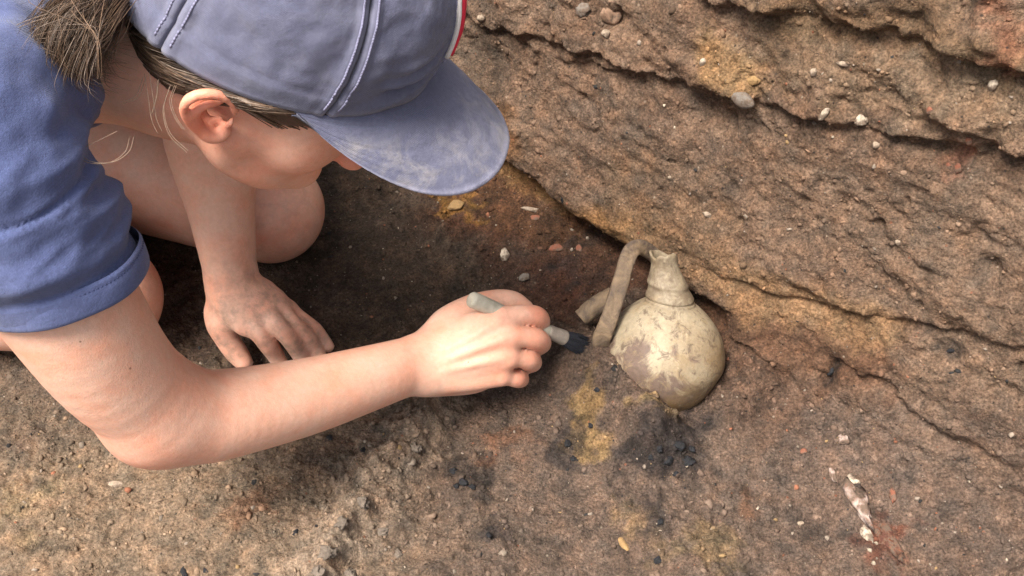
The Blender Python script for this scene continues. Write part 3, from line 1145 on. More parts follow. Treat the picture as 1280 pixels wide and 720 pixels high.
def tube(pts, rad, ref=None, flat=1.0, n=5):
    """limb through points; rad per point (half width along ref), flat = thickness / width (scalar or per point)"""
    P = np.asarray(pts, float)
    rad = np.broadcast_to(np.asarray(rad, float), (len(P),))
    fl = np.broadcast_to(np.asarray(flat, float), (len(P),))
    A = spline(np.column_stack([P, rad, fl]), n)
    X, R, FL = A[:, :3], A[:, 3], A[:, 4]
    rfv = np.asarray(ref, float) if ref is not None else np.array([.3, .5, .81])

    segs = []

    def seg(i):
        a, b = X[i].astype(np.float32), X[i + 1].astype(np.float32)
        v = b - a
        L2 = float(v @ v)
        T = v / math.sqrt(L2 + 1e-14)
        e1 = (rfv - T * (rfv @ T)).astype(np.float32)
        e1 = e1 / (np.linalg.norm(e1) + 1e-9)
        e2 = np.cross(T, e1)

        def f(Q):
            o = Q - a
            t = np.clip((o @ v) / (L2 + 1e-14), 0, 1)
            o = o - t[:, None] * v
            r1 = R[i] + (R[i + 1] - R[i]) * t
            r2 = r1 * (FL[i] + (FL[i + 1] - FL[i]) * t)
            return ell_d(o @ e1, o @ e2, o @ T, r1, r2, np.minimum(r1, r2))
        m = max(R[i], R[i + 1], R[i] * FL[i], R[i + 1] * FL[i + 1])
        return f, np.minimum(a, b) - m, np.maximum(a, b) + m
    for i in range(len(X) - 1):
        if np.linalg.norm(X[i + 1] - X[i]) > 1e-6:
            segs.append(seg(i))

    def fn(Q):
        best = np.full(len(Q), .5, np.float32)
        for f, l, h_ in segs:
            best = np.minimum(best, f(Q))
        return best
    fn.segs = segs
    rm = np.maximum(R, R * FL)[:, None]
    return (fn, (X - rm).min(0), (X + rm).max(0))


# ------------------------------------------------------------------ the person: joints
H_F0 = cvec(.8259, -.4556, -.3321)                # where the face points
H_R0 = cvec(-.1462, -.7419, .6543)
H_F = unit(H_F0)
H_R = unit(H_R0 - H_F * (H_R0 @ H_F))             # her right
H_U = np.cross(H_R, H_F)                          # crown
HEAD = at(334, 70, .736)


def hp(r, f, u):
    return HEAD + r * H_R + f * H_F + u * H_U


SH_R = at(-62, 148, .645)
EL_R = at(196, 511, .80)
WR_R = at(527, 456, .955)
NECK = at(75, 5, .83)
SH_L = NECK + (NECK - SH_R) * np.array([.8, 1.0, .6]) + np.array([0.01, .03, -.02])
EL_L = at(252, 95, .965)
WR_L = atz(290, 352, .072)
MID = at(-190, -40, .86)
HIP = at(-330, 40, 1.0)
KN_L = atz(338, 262, .055)
KN_R = atz(128, 372, .060)
HIP_L = HIP + np.array([.02, .10, -.05])
HIP_R = HIP + np.array([.02, -.08, -.05])
# vertical guide for limbs
UPV = np.array([0, 0, 1.0])

body_prims = []
# torso core and neck
lat = unit(SH_L - SH_R)
T_TORSO = tube([NECK + (MID - NECK) * .12, (NECK + MID) / 2, MID, (MID + HIP) / 2, HIP], [.105, .145, .145, .135, .155], lat, .68)
T_NECK = tube([hp(0, -.015, -.02), hp(0, -.05, -.045), NECK * .5 + hp(0, -.06, -.05) * .5, NECK], [.056, .055, .057, .066], H_R, .98)
CL_R = tube([NECK, (NECK + SH_R) / 2 + UPV * .0, SH_R], [.062, .06, .058], None, 1.0)
CL_L = tube([NECK, (NECK + SH_L) / 2, SH_L], [.062, .06, .055], None, 1.0)
# right arm, nearest
AX1 = at(84, 378, .715)
AX2 = at(140, 458, .758)
arm_ref = cvec(.78, .6, 0)
T_ARM_R = tube([SH_R, at(10, 268, .675), AX1, AX2, EL_R], [.054, .047, .0445, .0410, .0370], arm_ref, 1.0)
fo_ref = cvec(.25, .97, 0)
T_FORE_R = tube([EL_R, at(245, 521, .822), at(305, 513, .846), at(390, 494, .885), at(465, 472, .922), at(505, 460, .944), WR_R],
                [.0345, .0355, .0335, .0310, .0278, .0262, .0255], fo_ref, [1, 1, .98, .92, .84, .76, .70])
ELB = ellipsoid(at(187, 526, .806), [.025, .026, .026])
# left arm
T_ARM_L = tube([SH_L, SH_L * .5 + EL_L * .5 + np.array([.01, 0, 0]), EL_L], [.055, .048, .041], None, 1.0)
T_FORE_L = tube([EL_L, EL_L * .7 + WR_L * .3, EL_L * .35 + WR_L * .65, WR_L], [.040, .041, .030, .0225], cvec(1, 0, .3), [1, .98, 1.0, 1.12])
# legs
T_TH_L = tube([HIP_L, HIP_L * .55 + KN_L * .45, HIP_L * .15 + KN_L * .85, KN_L], [.095, .082, .062, .052])
T_TH_R = tube([HIP_R, HIP_R * .5 + KN_R * .5, HIP_R * .12 + KN_R * .88, KN_R], [.090, .078, .062, .053])
AN_L = KN_L + np.array([-.36, .10, -.01])
AN_R = KN_R + np.array([-.38, .02, -.02])
T_SH_L = tube([KN_L, KN_L * .7 + AN_L * .3, AN_L], [.050, .050, .035])
T_SH_R = tube([KN_R, KN_R * .7 + AN_R * .3, AN_R], [.050, .050, .035])
FT_L = tube([AN_L, AN_L + np.array([-.09, .0, -.015]), AN_L + np.array([-.16, .0, -.02])], [.034, .035, .026])
FT_R = tube([AN_R, AN_R + np.array([-.09, .0, -.010]), AN_R + np.array([-.16, .0, -.015])], [.034, .035, .026])


# ------------------------------------------------------------------ hands
def P3(l):
    return [at(*p) for p in l]


r_pal = unit(at(632, 470, .96) - at(628, 398, .952))
RM = {'i': at(626, 399, .953), 'm': at(634, 421, .951), 'r': at(633, 445, .956), 'l': at(624, 468, .964)}
HAND_R = [
    tube([WR_R, at(560, 445, .958), at(600, 432, .956), at(624, 428, .956)], [.0262, .0285, .0300, .0280], r_pal, [.70, .60, .50, .46]),
    tube([at(540, 440, .957), at(585, 417, .953), RM['i']], [.014, .0125, .0118], r_pal, 1.0),
    tube([at(545, 452, .955), at(590, 433, .950), RM['m']], [.014, .012, .0122], r_pal, 1.0),
    tube([at(545, 464, .956), at(590, 454, .954), RM['r']], [.013, .0115, .0115], r_pal, 1.0),
    tube([at(540, 474, .962), at(585, 472, .963), RM['l']], [.014, .0125, .0108], r_pal, 1.0),
    # thenar mass
    tube([at(535, 432, .965), at(565, 405, .968), at(592, 390, .974)], [.016, .0165, .0135], r_pal, 1.0),
    tube([at(545, 475, .972), at(590, 470, .985), at(615, 462, .990)], [.015, .016, .013], r_pal, 1.0),
]
FING_R = [
    tube([RM['i'], at(648, 394, .957), at(669, 395, .968), at(676, 403, .985), at(668, 412, .998), at(654, 416, 1.000)], [.0102, .0089, .0094, .0086, .0080, .0070]),
    tube([RM['m'], at(653, 421, .955), at(671, 424, .966), at(677, 430, .985), at(664, 436, 1.000), at(646, 436, 1.002)], [.0106, .0091, .0096, .0087, .0080, .0070]),
    tube([RM['r'], at(648, 447, .961), at(661, 450, .971), at(666, 454, .988), at(654, 457, 1.002), at(638, 455, 1.004)], [.0100, .0085, .0094, .0082, .0078, .0068]),
    tube([RM['l'], at(635, 471, .968), at(646, 473, .976), at(651, 474, .990), at(640, 473, 1.003), at(626, 470, 1.005)], [.0092, .0078, .0086, .0076, .0072, .0062]),
]
THUMB_R = [tube([at(560, 408, .968), at(592, 386, .976), at(618, 377, .983), at(640, 378, .987), at(656, 386, .990)],
                [.0145, .0125, .0108, .0106, .0085])]

l_pal = unit(atz(362, 388, .05) - atz(312, 392, .06))
LM = {'i': atz(313, 393, .056), 'm': atz(332, 388, .058), 'r': atz(348, 386, .053), 'l': atz(360, 388, .044)}
HAND_L = [
    tube([WR_L, atz(298, 372, .066), atz(318, 384, .058), atz(336, 392, .052)], [.0225, .0255, .0300, .0270], l_pal, [1.0, .75, .55, .45]),
    tube([atz(292, 368, .068), LM['i']], [.013, .0118], l_pal),
    tube([atz(300, 366, .068), LM['m']], [.013, .0112], l_pal),
    tube([atz(306, 366, .064), LM['r']], [.012, .0104], l_pal),
    tube([atz(308, 368, .058), LM['l']], [.012, .0095], l_pal),
    tube([atz(284, 372, .058), atz(276, 388, .052), atz(278, 402, .046)], [.016, .0150, .0130], l_pal),
]
FING_L = [
    tube([LM['i'], atz(321, 411, .054), atz(333, 427, .042), atz(343, 442, .024), atz(351, 455, .012)], [.0106, .0090, .0094, .0083, .0074]),
    tube([LM['m'], atz(347, 407, .056), atz(362, 423, .043), atz(372, 439, .025), atz(380, 453, .012)], [.0102, .0086, .0090, .0080, .0072]),
    tube([LM['r'], atz(366, 404, .048), atz(381, 419, .036), atz(392, 434, .020), atz(400, 446, .012)], [.0096, .0082, .0086, .0077, .0068]),
    tube([LM['l'], atz(378, 400, .038), atz(393, 412, .028), atz(403, 424, .017), atz(410, 433, .011)], [.0086, .0074, .0076, .0069, .0062]),
]
THUMB_L = [tube([atz(279, 392, .050), atz(276, 406, .045), atz(284, 424, .032), atz(295, 440, .020), atz(305, 453, .013)],
                [.0140, .0125, .0112, .0108, .0086])]

# ------------------------------------------------------------------ head
AX_H = np.array([H_R, H_F, H_U])


def he(c, r):
    return ellipsoid(hp(*c), r, AX_H)


def ht(l, r, flat=1.0, ref=None, n=5):
    return tube([hp(*p) for p in l], r, H_R if ref is None else ref, flat, n)


HEAD_P = [
    he((0, -.008, .046), (.071, .091, .080)) + (.02,),
    he((0, .034, -.006), (.056, .046, .064)) + (.026,),
    he((.036, .040, -.018), (.020, .022, .024)) + (.018,),
    he((-.036, .040, -.018), (.020, .022, .024)) + (.018,),
    ht([(.055, .002, -.024), (.050, .008, -.046), (.034, .036, -.062), (0, .056, -.076)], [.014, .0145, .0145, .016]) + (.016,),
    ht([(-.055, .002, -.024), (-.050, .008, -.046), (-.034, .036, -.062), (0, .056, -.076)], [.014, .0145, .0145, .016]) + (.016,),
    ht([(-.046, .066, .034), (-.02, .080, .036), (0, .084, .036), (.02, .080, .036), (.046, .066, .034)], .011) + (.012,),
    ht([(-.018, .063, -.043), (0, .073, -.040), (.018, .063, -.043)], [.005, .0075, .005]) + (.007,),
    ht([(-.016, .060, -.052), (0, .069, -.054), (.016, .060, -.052)], [.005, .0075, .005]) + (.006,),
]
NOSE = [
    ht([(0, .078, .026), (0, .089, .004), (.001, .099, -.022)], [.008, .0100, .0125]),
    he((.0130, .083, -.031), (.0095, .0115, .0090)),
    he((-.0130, .083, -.031), (.0095, .0115, .0090)),
]
NOSTRIL = [he((.007, .087, -.040), (.0045, .0055, .004)), he((-.007, .087, -.040), (.0045, .0055, .004))]


def ear(sd):
    """sd = +1 right, -1 left: rim, fold, bowl and lobe, tilted back and flared"""
    S = .76

    def q(a, b, o):          # a towards the face, b up, o outwards
        a, b, o = a * S * 1.03, b * S * .88, o * S
        f = -.012 + a - .18 * b
        return hp(sd * (.0715 + o - a * .34), f, .006 + b)
    e_b, e_u = unit(-H_F + sd * .34 * H_R), unit(H_U - .18 * H_F)
    e_o = np.cross(e_b, e_u) * 1.0
    ax = np.array([e_b, e_u, e_o])
    base = [(.006, .002, .005), (.011, .010, .008), (.010, .022, .011), (.001, .030, .013), (-.010, .030, .015), (-.020, .021, .016),
            (-.023, .006, .015), (-.019, -.010, .012), (-.011, -.022, .008), (-.001, -.030, .006), (.007, -.027, .004), (.009, -.018, .002)]
    pr = [tube([q(*p) for p in base], np.array([.0024, .0032, .0036, .0038, .0040, .0040, .0038, .0038, .0046, .0056, .0050, .0040]) * .95, None, 1.0, 6)]
    pr.append(ellipsoid(q(-.007, .001, -.001), np.array([.0165, .028, .0042]) * S, ax) + (.004,))
    pr.append(tube([q(.002, .019, .009), q(-.008, .014, .0115), q(-.0145, .003, .0115), q(-.012, -.010, .009), q(-.004, -.017, .007)], [.0022, .0028, .0030, .0028, .0022], None, 1.0, 5) + (.0025,))
    pr.append(ellipsoid(q(.0105, -.006, .006), np.array([.0034, .0062, .0046]) * S, ax) + (.003,))
    sub = ellipsoid(q(.000, -.002, .006), np.array([.0105, .0125, .0105]) * S, ax)
    sub2 = tube([q(.005, .020, .013), q(-.006, .0235, .016), q(-.016, .015, .017), q(-.019, .003, .016)], [.0026, .0028, .0026, .002], None, 1.0, 5)
    return pr, sub, sub2


VOX = 0.0020
fb = Field((-1.12, .30, -.03), (.10, 1.08, .66), VOX)
fb.add([T_TORSO], .01)
fb.add([CL_R], .05)
fb.add([CL_L], .05)
fb.add([T_NECK], .03)
fb.add([T_ARM_R], .03)
fb.add([T_ARM_L], .03)
fb.add([T_TH_L, T_SH_L, FT_L], .03, .012)
fb.add([T_TH_R, T_SH_R, FT_R], .03, .012)
fb.add([T_FORE_R], .018)
fb.add([ELB], .025)
fb.add([T_FORE_L], .02)
fb.add(HEAD_P, .02, .02)
fb.add(NOSE, .006, .004)
fb.add(NOSTRIL, .002, sub=True)
for sd in (1, -1):
    fb.add([he((sd * .032, .088, .012), (.016, .013, .009))], .010, sub=True)
    fb.add([he((sd * .031, .066, .012), (.0130, .0120, .0100))], .004)
    e, s1, s2 = ear(sd)
    fb.add(e, .004, .0025)
    fb.add([s1], .004, sub=True)
    fb.add([s2], .002, sub=True)
TENDON = [tube([at(552, 440, .942), at(590, 421, .9385), at(622, 402, .9425)], [.0018, .0020, .0024]), tube([at(555, 452, .9410), at(595, 436, .9372), at(630, 423, .940)], [.0018, .0020, .0024]),
          tube([at(556, 462, .942), at(595, 455, .9405), at(628, 446, .945)], [.0016, .0018, .0022])]
fb.add(HAND_R, .010, .006)
fb.add(TENDON, .006, .001)
fb.add(THUMB_R, .007)
fb.add(FING_R, .0035, .0022)
fb.add(HAND_L, .010, .008)
fb.add(THUMB_L, .007)
fb.add(FING_L, .004, .0022)
BV, BF = fb.mesh(2)
del fb


def mat_skin():
    t = NT('skin')
    tone_ = t.attr()
    sep = t.n('ShaderNodeSeparateColor')
    t.l(tone_, sep.inputs[0])
    base = t.mix((.70, .465, .355), (.66, .255, .165), sep.outputs[0])
    mott = t.ramp(t.noise(38, 5, .6), [(.35, 0.0), (.7, 1.0)])
    base = t.mix(base, t.mix(base, (1.02, .80, .72), 1.0, 'MULTIPLY'), mott)
    base = t.mix(base, t.ramp(t.noise(260, 4, .6), [(.3, .93), (.7, 1.05)]), 1.0, 'MULTIPLY')
    # earth dust rubbed into the hands
    dust = t.mix(sep.outputs[1], t.ramp(t.noise(75, 5, .65), [(.45, .0), (.68, .85)]), 1.0, 'MULTIPLY')
    base = t.mix(base, (.26, .185, .14), dust)
    # a few moles
    v = t.n('ShaderNodeTexVoronoi', feature='F1')
    v.inputs['Scale'].default_value = 52
    t.l(t.coord(), v.inputs['Vector'])
    pk = t.n('ShaderNodeSeparateColor')
    t.l(v.outputs['Color'], pk.inputs[0])
    mole = t.mix(t.ramp(v.outputs['Distance'], [(.03, 1.0), (.055, 0.0)]), t.ramp(pk.outputs[0], [(.72, 0.0), (.74, .7)]), 1.0, 'MULTIPLY')
    base = t.mix(base, (.17, .08, .05), mole)
    t.color(base)
    t.b.inputs['Roughness'].default_value = .52
    t.b.inputs['Specular IOR Level'].default_value = .35
    t.b.inputs['Subsurface Weight'].default_value = .22
    t.b.inputs['Subsurface Radius'].default_value = (1.0, .35, .18)
    t.b.inputs['Subsurface Scale'].default_value = .006
    b1 = t.bump(t.noise(750, 4, .65), .0006, .45)
    t.bump(t.noise(110, 4, .6), .0018, .22, b1)
    return t.m


M_SKIN = mat_skin()


def near_mask(V, pts, r):
    m = np.zeros(len(V))
    for p in pts:
        m = np.maximum(m, np.exp(-((V - np.asarray(p)) ** 2).sum(1) / r ** 2))
    return m


red = .10 + 0 * BV[:, 0]
red += .75 * near_mask(BV, [hp(.083, -.015, .02), hp(.083, -.02, 0)], .026)  # natural ear flush, plus light glowing through the ear painted as red
red += .70 * near_mask(BV, [hp(0, .097, -.024), hp(.014, .083, -.032)], .017)
red += .34 * near_mask(BV, [hp(.045, .03, -.03), hp(.045, .05, -.02), hp(.05, .0, -.03)], .05)
red += .45 * near_mask(BV, [RM[k] for k in 'imrl'] + [at(669, 397, .96), at(671, 424, .96), at(660, 450, .965), at(648, 472, .97)], .016)
red += .40 * near_mask(BV, [atz(336, 425, .04), atz(362, 422, .04), atz(377, 420, .034), atz(284, 424, .03), LM['i'], LM['m'], LM['r']], .016)
red += .35 * near_mask(BV, [at(185, 560, .80), EL_R], .045)
red += .25 * near_mask(BV, [KN_L, KN_R], .09)
dst = 1.0 * np.clip(near_mask(BV, [LM['m'], LM['i'], atz(345, 420, .04), atz(375, 430, .03), atz(290, 430, .03)], .05), 0, 1)
dst = np.maximum(dst, .55 * near_mask(BV, [at(660, 420, .98), at(650, 450, .98), at(640, 400, .97)], .035))
dst = np.maximum(dst, .35 * near_mask(BV, [KN_L, KN_R], .09))
skin_col = np.stack([np.clip(red, 0, 1), dst, 0 * red], -1)

person = bpy.data.objects.new('person', None)
COL.objects.link(person)
person.empty_display_size = .1
person.location = (HIP[0], HIP[1], 0)
tag(person, 'person in blue cap and t-shirt kneeling over the trench floor, brushing soil off the jug', 'person')
bpy.context.view_layer.update()
PINV = Matrix.Translation(person.location).inverted()


def adopt(o, parent):
    o.parent = parent
    o.matrix_parent_inverse = PINV if parent is person else PINV
    return o


def to_person(V):
    return np.asarray(V) - np.array([HIP[0], HIP[1], 0])


body = mesh_np('body', to_person(BV), BF, M_SKIN, person, True, skin_col)


# ------------------------------------------------------------------ clothing
def vnormals(V, F):
    a, b, c = V[F[:, 0]], V[F[:, 1]], V[F[:, 2]]
    d = V[F[:, 3]]
    n = np.cross(c - a, d - b)
    N = np.zeros_like(V)
    for k in range(4):
        for q in range(3):
            N[:, q] += np.bincount(F[:, k], n[:, q], len(V))
    return N / (np.linalg.norm(N, axis=1)[:, None] + 1e-12)


def mat_cloth(name, c, c2, weave=1500, dusty=0.0, amt=.5):
    t = NT(name)
    col = t.mix(c, c2, t.ramp(t.noise(22, 5, .65), [(.3, 0.0), (.72, 1.0)]))
    col = t.mix(col, t.ramp(t.noise(420, 4, .6), [(.25, .86), (.75, 1.13)]), 1.0, 'MULTIPLY')
    if dusty:
        d = t.ramp(t.noise(48, 6, .7, dist=.6), [(.46, 0.0), (.70, dusty)])
        sp = t.n('ShaderNodeSeparateColor')
        t.l(t.attr(), sp.inputs[0])
        col = t.mix(col, (.34, .32, .31), t.mix(d, sp.outputs[0], 1.0, 'MULTIPLY'))
        fade = t.mix(t.ramp(t.noise(160, 4, .6), [(.35, .5), (.65, 1.0)]), sp.outputs[1], 1.0, 'MULTIPLY')
        col = t.mix(col, (.30, .30, .40), fade)
    t.color(col)
    t.b.inputs['Roughness'].default_value = .9
    t.b.inputs['Specular IOR Level'].default_value = .2
    t.b.inputs['Sheen Weight'].default_value = .15
    t.b.inputs['Sheen Roughness'].default_value = .5
    wv = t.n('ShaderNodeTexWave', wave_type='BANDS', bands_direction='DIAGONAL')
    wv.inputs['Scale'].default_value = weave / 3
    wv.inputs['Distortion'].default_value = 1.5
    t.l(t.coord(), wv.inputs['Vector'])
    b1 = t.bump(wv.outputs['Fac'], .0003, amt)
    b2 = t.bump(t.noise(900, 4, .65), .0006, .5, b1)
    t.bump(t.noise(60, 4, .6), .003, .35, b2)
    return t.m


M_SHIRT = mat_cloth('jersey', (.068, .090, .200), (.092, .116, .242))
M_CAP = mat_cloth('cap_cotton', (.094, .102, .165), (.125, .132, .200), 1100, .7)
M_SHORTS = mat_cloth('shorts_cotton', (.05, .05, .06), (.07, .07, .08))

HEM = at(84, 374, .713)
hem_n = unit(at(150, 465, .755) - at(5, 245, .665))
hem_n = unit(hem_n + .10 * cvec(.2, -.6, -.4) + .22 * cvec(-.65, -.5, 0))
HEM = HEM - hem_n * .013
sl_ax = [SH_R + (NECK - SH_R) * .25, SH_R, at(0, 264, .671), HEM, HEM + hem_n * .05]
T_SLV = tube(sl_ax, [.058, .060, .0550, .0518, .0505], arm_ref, 1.0)


def clipped(t, p, n):
    def fn(P):
        return np.maximum(t[0](P), ((P - p) @ n).astype(np.float32))
    return (fn, t[1], t[2])


LHEM = SH_L * .42 + EL_L * .58
ln_ = unit(EL_L - SH_L)
T_SLV_L = tube([SH_L + (NECK - SH_L) * .25, SH_L, LHEM, LHEM + ln_ * .04], [.062, .063, .054, .05])
WAIST = HIP * .75 + MID * .25
fs = Field((-1.1, .30, .05), (-.12, 1.08, .68), .0027)
fs.add([tube([NECK + (MID - NECK) * .10, (NECK + MID) / 2, MID, (MID + HIP) / 2, WAIST], [.118, .160, .160, .150, .158], lat, .72)], .01)
fs.add([tube([NECK, (NECK + SH_R) / 2, SH_R], [.068, .063, .060])], .05)
fs.add([tube([NECK, (NECK + SH_L) / 2, SH_L], [.070, .069, .063])], .05)
fs.add([clipped(T_SLV, HEM, hem_n)], .022)
fs.add([clipped(T_SLV_L, LHEM, ln_)], .022)
ndir = unit(hp(0, -.04, -.04) - NECK)
fs.add([tube([NECK + ndir * .012, NECK + ndir * .10], [.068, .068])], .006, sub=True)
A_ = unit(HEM - at(0, 264, .671))
fs.add([tube([HEM + A_ * .030, HEM + A_ * .08], [.0466, .0466], arm_ref)], .002, sub=True)
fs.add([tube([LHEM - ln_ * .028, LHEM + ln_ * .06], [.050, .048])], .002, sub=True)
SV, SF = fs.mesh(3)
del fs
# folds: across the sleeve where the arm bends forward, gathered on its inner side
axd = hem_n
tt = (SV - SH_R) @ axd
e_in = unit(arm_ref - axd * (arm_ref @ axd))
e_fr = np.cross(axd, e_in)
ctr = SH_R + np.clip(tt, -.1, .3)[:, None] * axd
ang = np.arctan2((SV - ctr) @ e_fr, (SV - ctr) @ e_in)
on_slv = sstep(-.02, .04, tt) * np.exp(-(np.maximum(np.linalg.norm(SV - ctr, axis=1) - .07, 0) / .02) ** 2)
inner = .35 + .65 * np.exp(-((ang - .2) / 1.2) ** 2)
u1 = np.stack([tt * 30 + .55 * np.sin(ang * 1.3 + 1), ang * .75, 0 * tt], -1)
r1 = 1 - 2.2 * np.abs(noise(u1, 61))
r2 = 1 - 2.2 * np.abs(noise(u1 * np.array([1.9, 1.5, 1]) + 7, 62))
near_hem = 1 - sstep(.02, .035, -((SV - HEM) @ axd))
SN = vnormals(SV, SF)
fold = on_slv * inner * (.0030 + .0062 * np.clip(r1, -1, 1) + .0030 * np.clip(r2, -1, 1)) * (1 - near_hem)
big = .006 * fbm(SV * 14, 3, 63) + .0022 * fbm(SV * 42, 2, 64)
seam_d = tt - .035 - .010 * np.sin(ang)
big += on_slv * (-.0022 * np.exp(-(seam_d / .0016) ** 2) + .0010 * np.exp(-((seam_d - .005) / .003) ** 2))
# the deep crease from the armpit over the shoulder
cr_a, cr_b = at(-30, 55, .66), at(108, 160, .68)
cv = cr_b - cr_a
ct = np.clip(((SV - cr_a) @ cv) / (cv @ cv), 0, 1)
cn = unit(np.cross(cv, SN.mean(0) * 0 + unit(C0 - (cr_a + cr_b) / 2)))
sd_ = (SV - cr_a - ct[:, None] * cv)
dd = np.linalg.norm(sd_ - (sd_ @ unit(C0 - cr_a))[:, None] * unit(C0 - cr_a), axis=1)
fr = ((SV - C0) @ (SV - C0).T.mean(1) > 0) if False else (SN @ unit(C0 - cr_a) > .1)
cfade = sstep(0, .25, ct) * (1 - sstep(.7, 1, ct))
crease = cfade * (-.010 * np.exp(-(dd / .006) ** 2) + .006 * np.exp(-((dd - .016) / .009) ** 2))
off = fold + big * (1 - .95 * near_hem * on_slv) + np.where(fr, crease, 0)
# turned hem with its line of stitches
hd = -((SV - HEM) @ axd)
at_hem = on_slv * (hd < .05) * (np.linalg.norm(SV - ctr, axis=1) > .0492)
off += at_hem * (-.0014 * np.exp(-((hd - .019) / .0013) ** 2) + .0007 * sstep(.019, .017, hd))
SV2 = SV + SN * off[:, None]
tshirt = mesh_np('t_shirt', to_person(SV2), SF, M_SHIRT, person, True)
tshirt['label'] = 'faded blue cotton t-shirt with wrinkled short sleeve'

fh = Field((-1.15, .30, .0), (-.30, 1.08, .62), .004)
fh.add([tube([MID * .35 + HIP * .65, HIP, HIP + (HIP - MID) * .25], [.155, .168, .150], lat, .74)], .01)
fh.add([tube([HIP_L, HIP_L * .72 + KN_L * .28], [.112, .104])], .04)
fh.add([tube([HIP_R, HIP_R * .72 + KN_R * .28], [.106, .100])], .04)
HV, HF = fh.mesh()
del fh
HN = vnormals(HV, HF)
HV = HV + HN * (.006 * fbm(HV * 14, 3, 71))[:, None]
# the turned hem of the near sleeve with its row of stitches
A_ = unit(HEM - at(0, 264, .671))
e1h = unit(arm_ref - hem_n * (arm_ref @ hem_n))
e2h = np.cross(hem_n, e1h)
ph = np.linspace(0, 2 * math.pi, 120, endpoint=False)
dirs = np.cos(ph)[:, None] * e1h + np.sin(ph)[:, None] * e2h
perp = np.linalg.norm(dirs - (dirs @ A_)[:, None] * A_, axis=1)


def hem_ring(h, r):
    wob = .0007 * np.sin(ph * 3 + 1) + .0005 * np.sin(ph * 7 + 2)
    return HEM - hem_n * h + dirs * ((r + wob) / perp)[:, None]


prof_h = [(.0190, .0512), (.0180, .0520), (.0165, .0527), (.0150, .0523), (.0140, .0528), (.0080, .0531), (.0020, .0531), (-.0004, .0527), (-.0010, .0522), (-.0004, .0512), (.0040, .0506), (.0120, .0500)]
HM = np.stack([hem_ring(h, r) for h, r in prof_h], 1)
hem_o = mesh_np('hem', to_person(HM.reshape(-1, 3)), grid_faces(120, len(prof_h), True), M_SHIRT, tshirt, True)
sv_, sf_, off_ = [], [], 0
IV, IF = ico(1)
for base_h in (.0150,):
    R_ = hem_ring(base_h, .0526)
    for i in range(0, 120):
        p, t_ = R_[i], unit(R_[(i + 1) % 120] - R_[i - 1])
        n_ = dirs[i]
        b_ = np.cross(n_, t_)
        sv_.append(p + IV[:, :1] * t_ * .0009 + IV[:, 1:2] * b_ * .0004 + IV[:, 2:] * n_ * .0004)
        sf_.append(IF + off_)
        off_ += len(IV)
M_HEMT = mat_plain('hem_thread', (.05, .065, .15), .9, .2, 300, 0)
ht_o = mesh_np('hem_stitching', to_person(np.vstack(sv_)), np.vstack(sf_), M_HEMT, tshirt, True)
ht_o['kind'] = 'stuff'
shorts = mesh_np('shorts', to_person(HV), HF, M_SHORTS, person, True)

# ------------------------------------------------------------------ cap
cap = bpy.data.objects.new('cap', None)
COL.objects.link(cap)
cap.parent = person
cap['label'] = 'washed blue baseball cap with dusty curved brim'
U0_, U1_, DROP, BL = .0345, .0212, .215, .076


def rim(t):
    return np.stack([.0815 * np.sin(t), -.008 + .1025 * np.cos(t), U0_ + U1_ * np.cos(t)], -1)


def dome(t, s):
    """t angle from the front, s 0 rim .. 1 button"""
    b = rim(t)
    s = np.asarray(s)
    c = np.power(np.clip(1 - np.power(s, 2.0), 0, 1), 1 / (2.0 - .38 * np.clip(np.cos(t), 0, 1)))
    topx = np.array([0, -.030, .150])
    hgt = np.sin(s * math.pi / 2) ** .92
    X = b.copy()
    X[..., 0] = b[..., 0] * c
    X[..., 1] = topx[1] + (b[..., 1] - topx[1]) * c
    X[..., 2] = b[..., 2] + (topx[2] - b[..., 2]) * hgt
    return X


def loc2person(X):
    sh = X.shape
    W = HEAD + X.reshape(-1, 3) @ AX_H
    return to_person(W)


def dome_n(t, s):
    e = 1e-3
    a = dome(t + e, s) - dome(t - e, s)
    b = dome(t, np.clip(s + e, 0, .999)) - dome(t, np.clip(s - e, 0, .999))
    n = np.cross(a, b)
    n /= np.linalg.norm(n, axis=-1)[..., None] + 1e-12
    o = dome(t, s) - np.array([0, -.01, .04])
    n *= np.sign((n * o).sum(-1))[..., None]
    return n


def cap_relief(t, s, X):
    W = X.reshape(-1, 3)
    big = .0036 * fbm(W * 17 + 2, 3, 81) + .0016 * fbm(W * 55, 3, 82)
    # slack folds where crown meets brim
    tf = t.ravel()
    sf = s.ravel()
    fo = np.exp(-((tf - .42) / .34) ** 2) * np.exp(-((sf - .13) / .13) ** 2)
    w1 = np.sin((sf * 62 + tf * 7.5)) * .0036 * fo
    w2 = -.004 * np.exp(-((sf - .085 - .05 * tf) / .02) ** 2) * np.exp(-((tf - .55) / .4) ** 2)
    band = -.0012 * np.exp(-((sf - .105) / .008) ** 2)
    return (big * sstep(0, .08, sf) + w1 + w2 + band).reshape(t.shape)


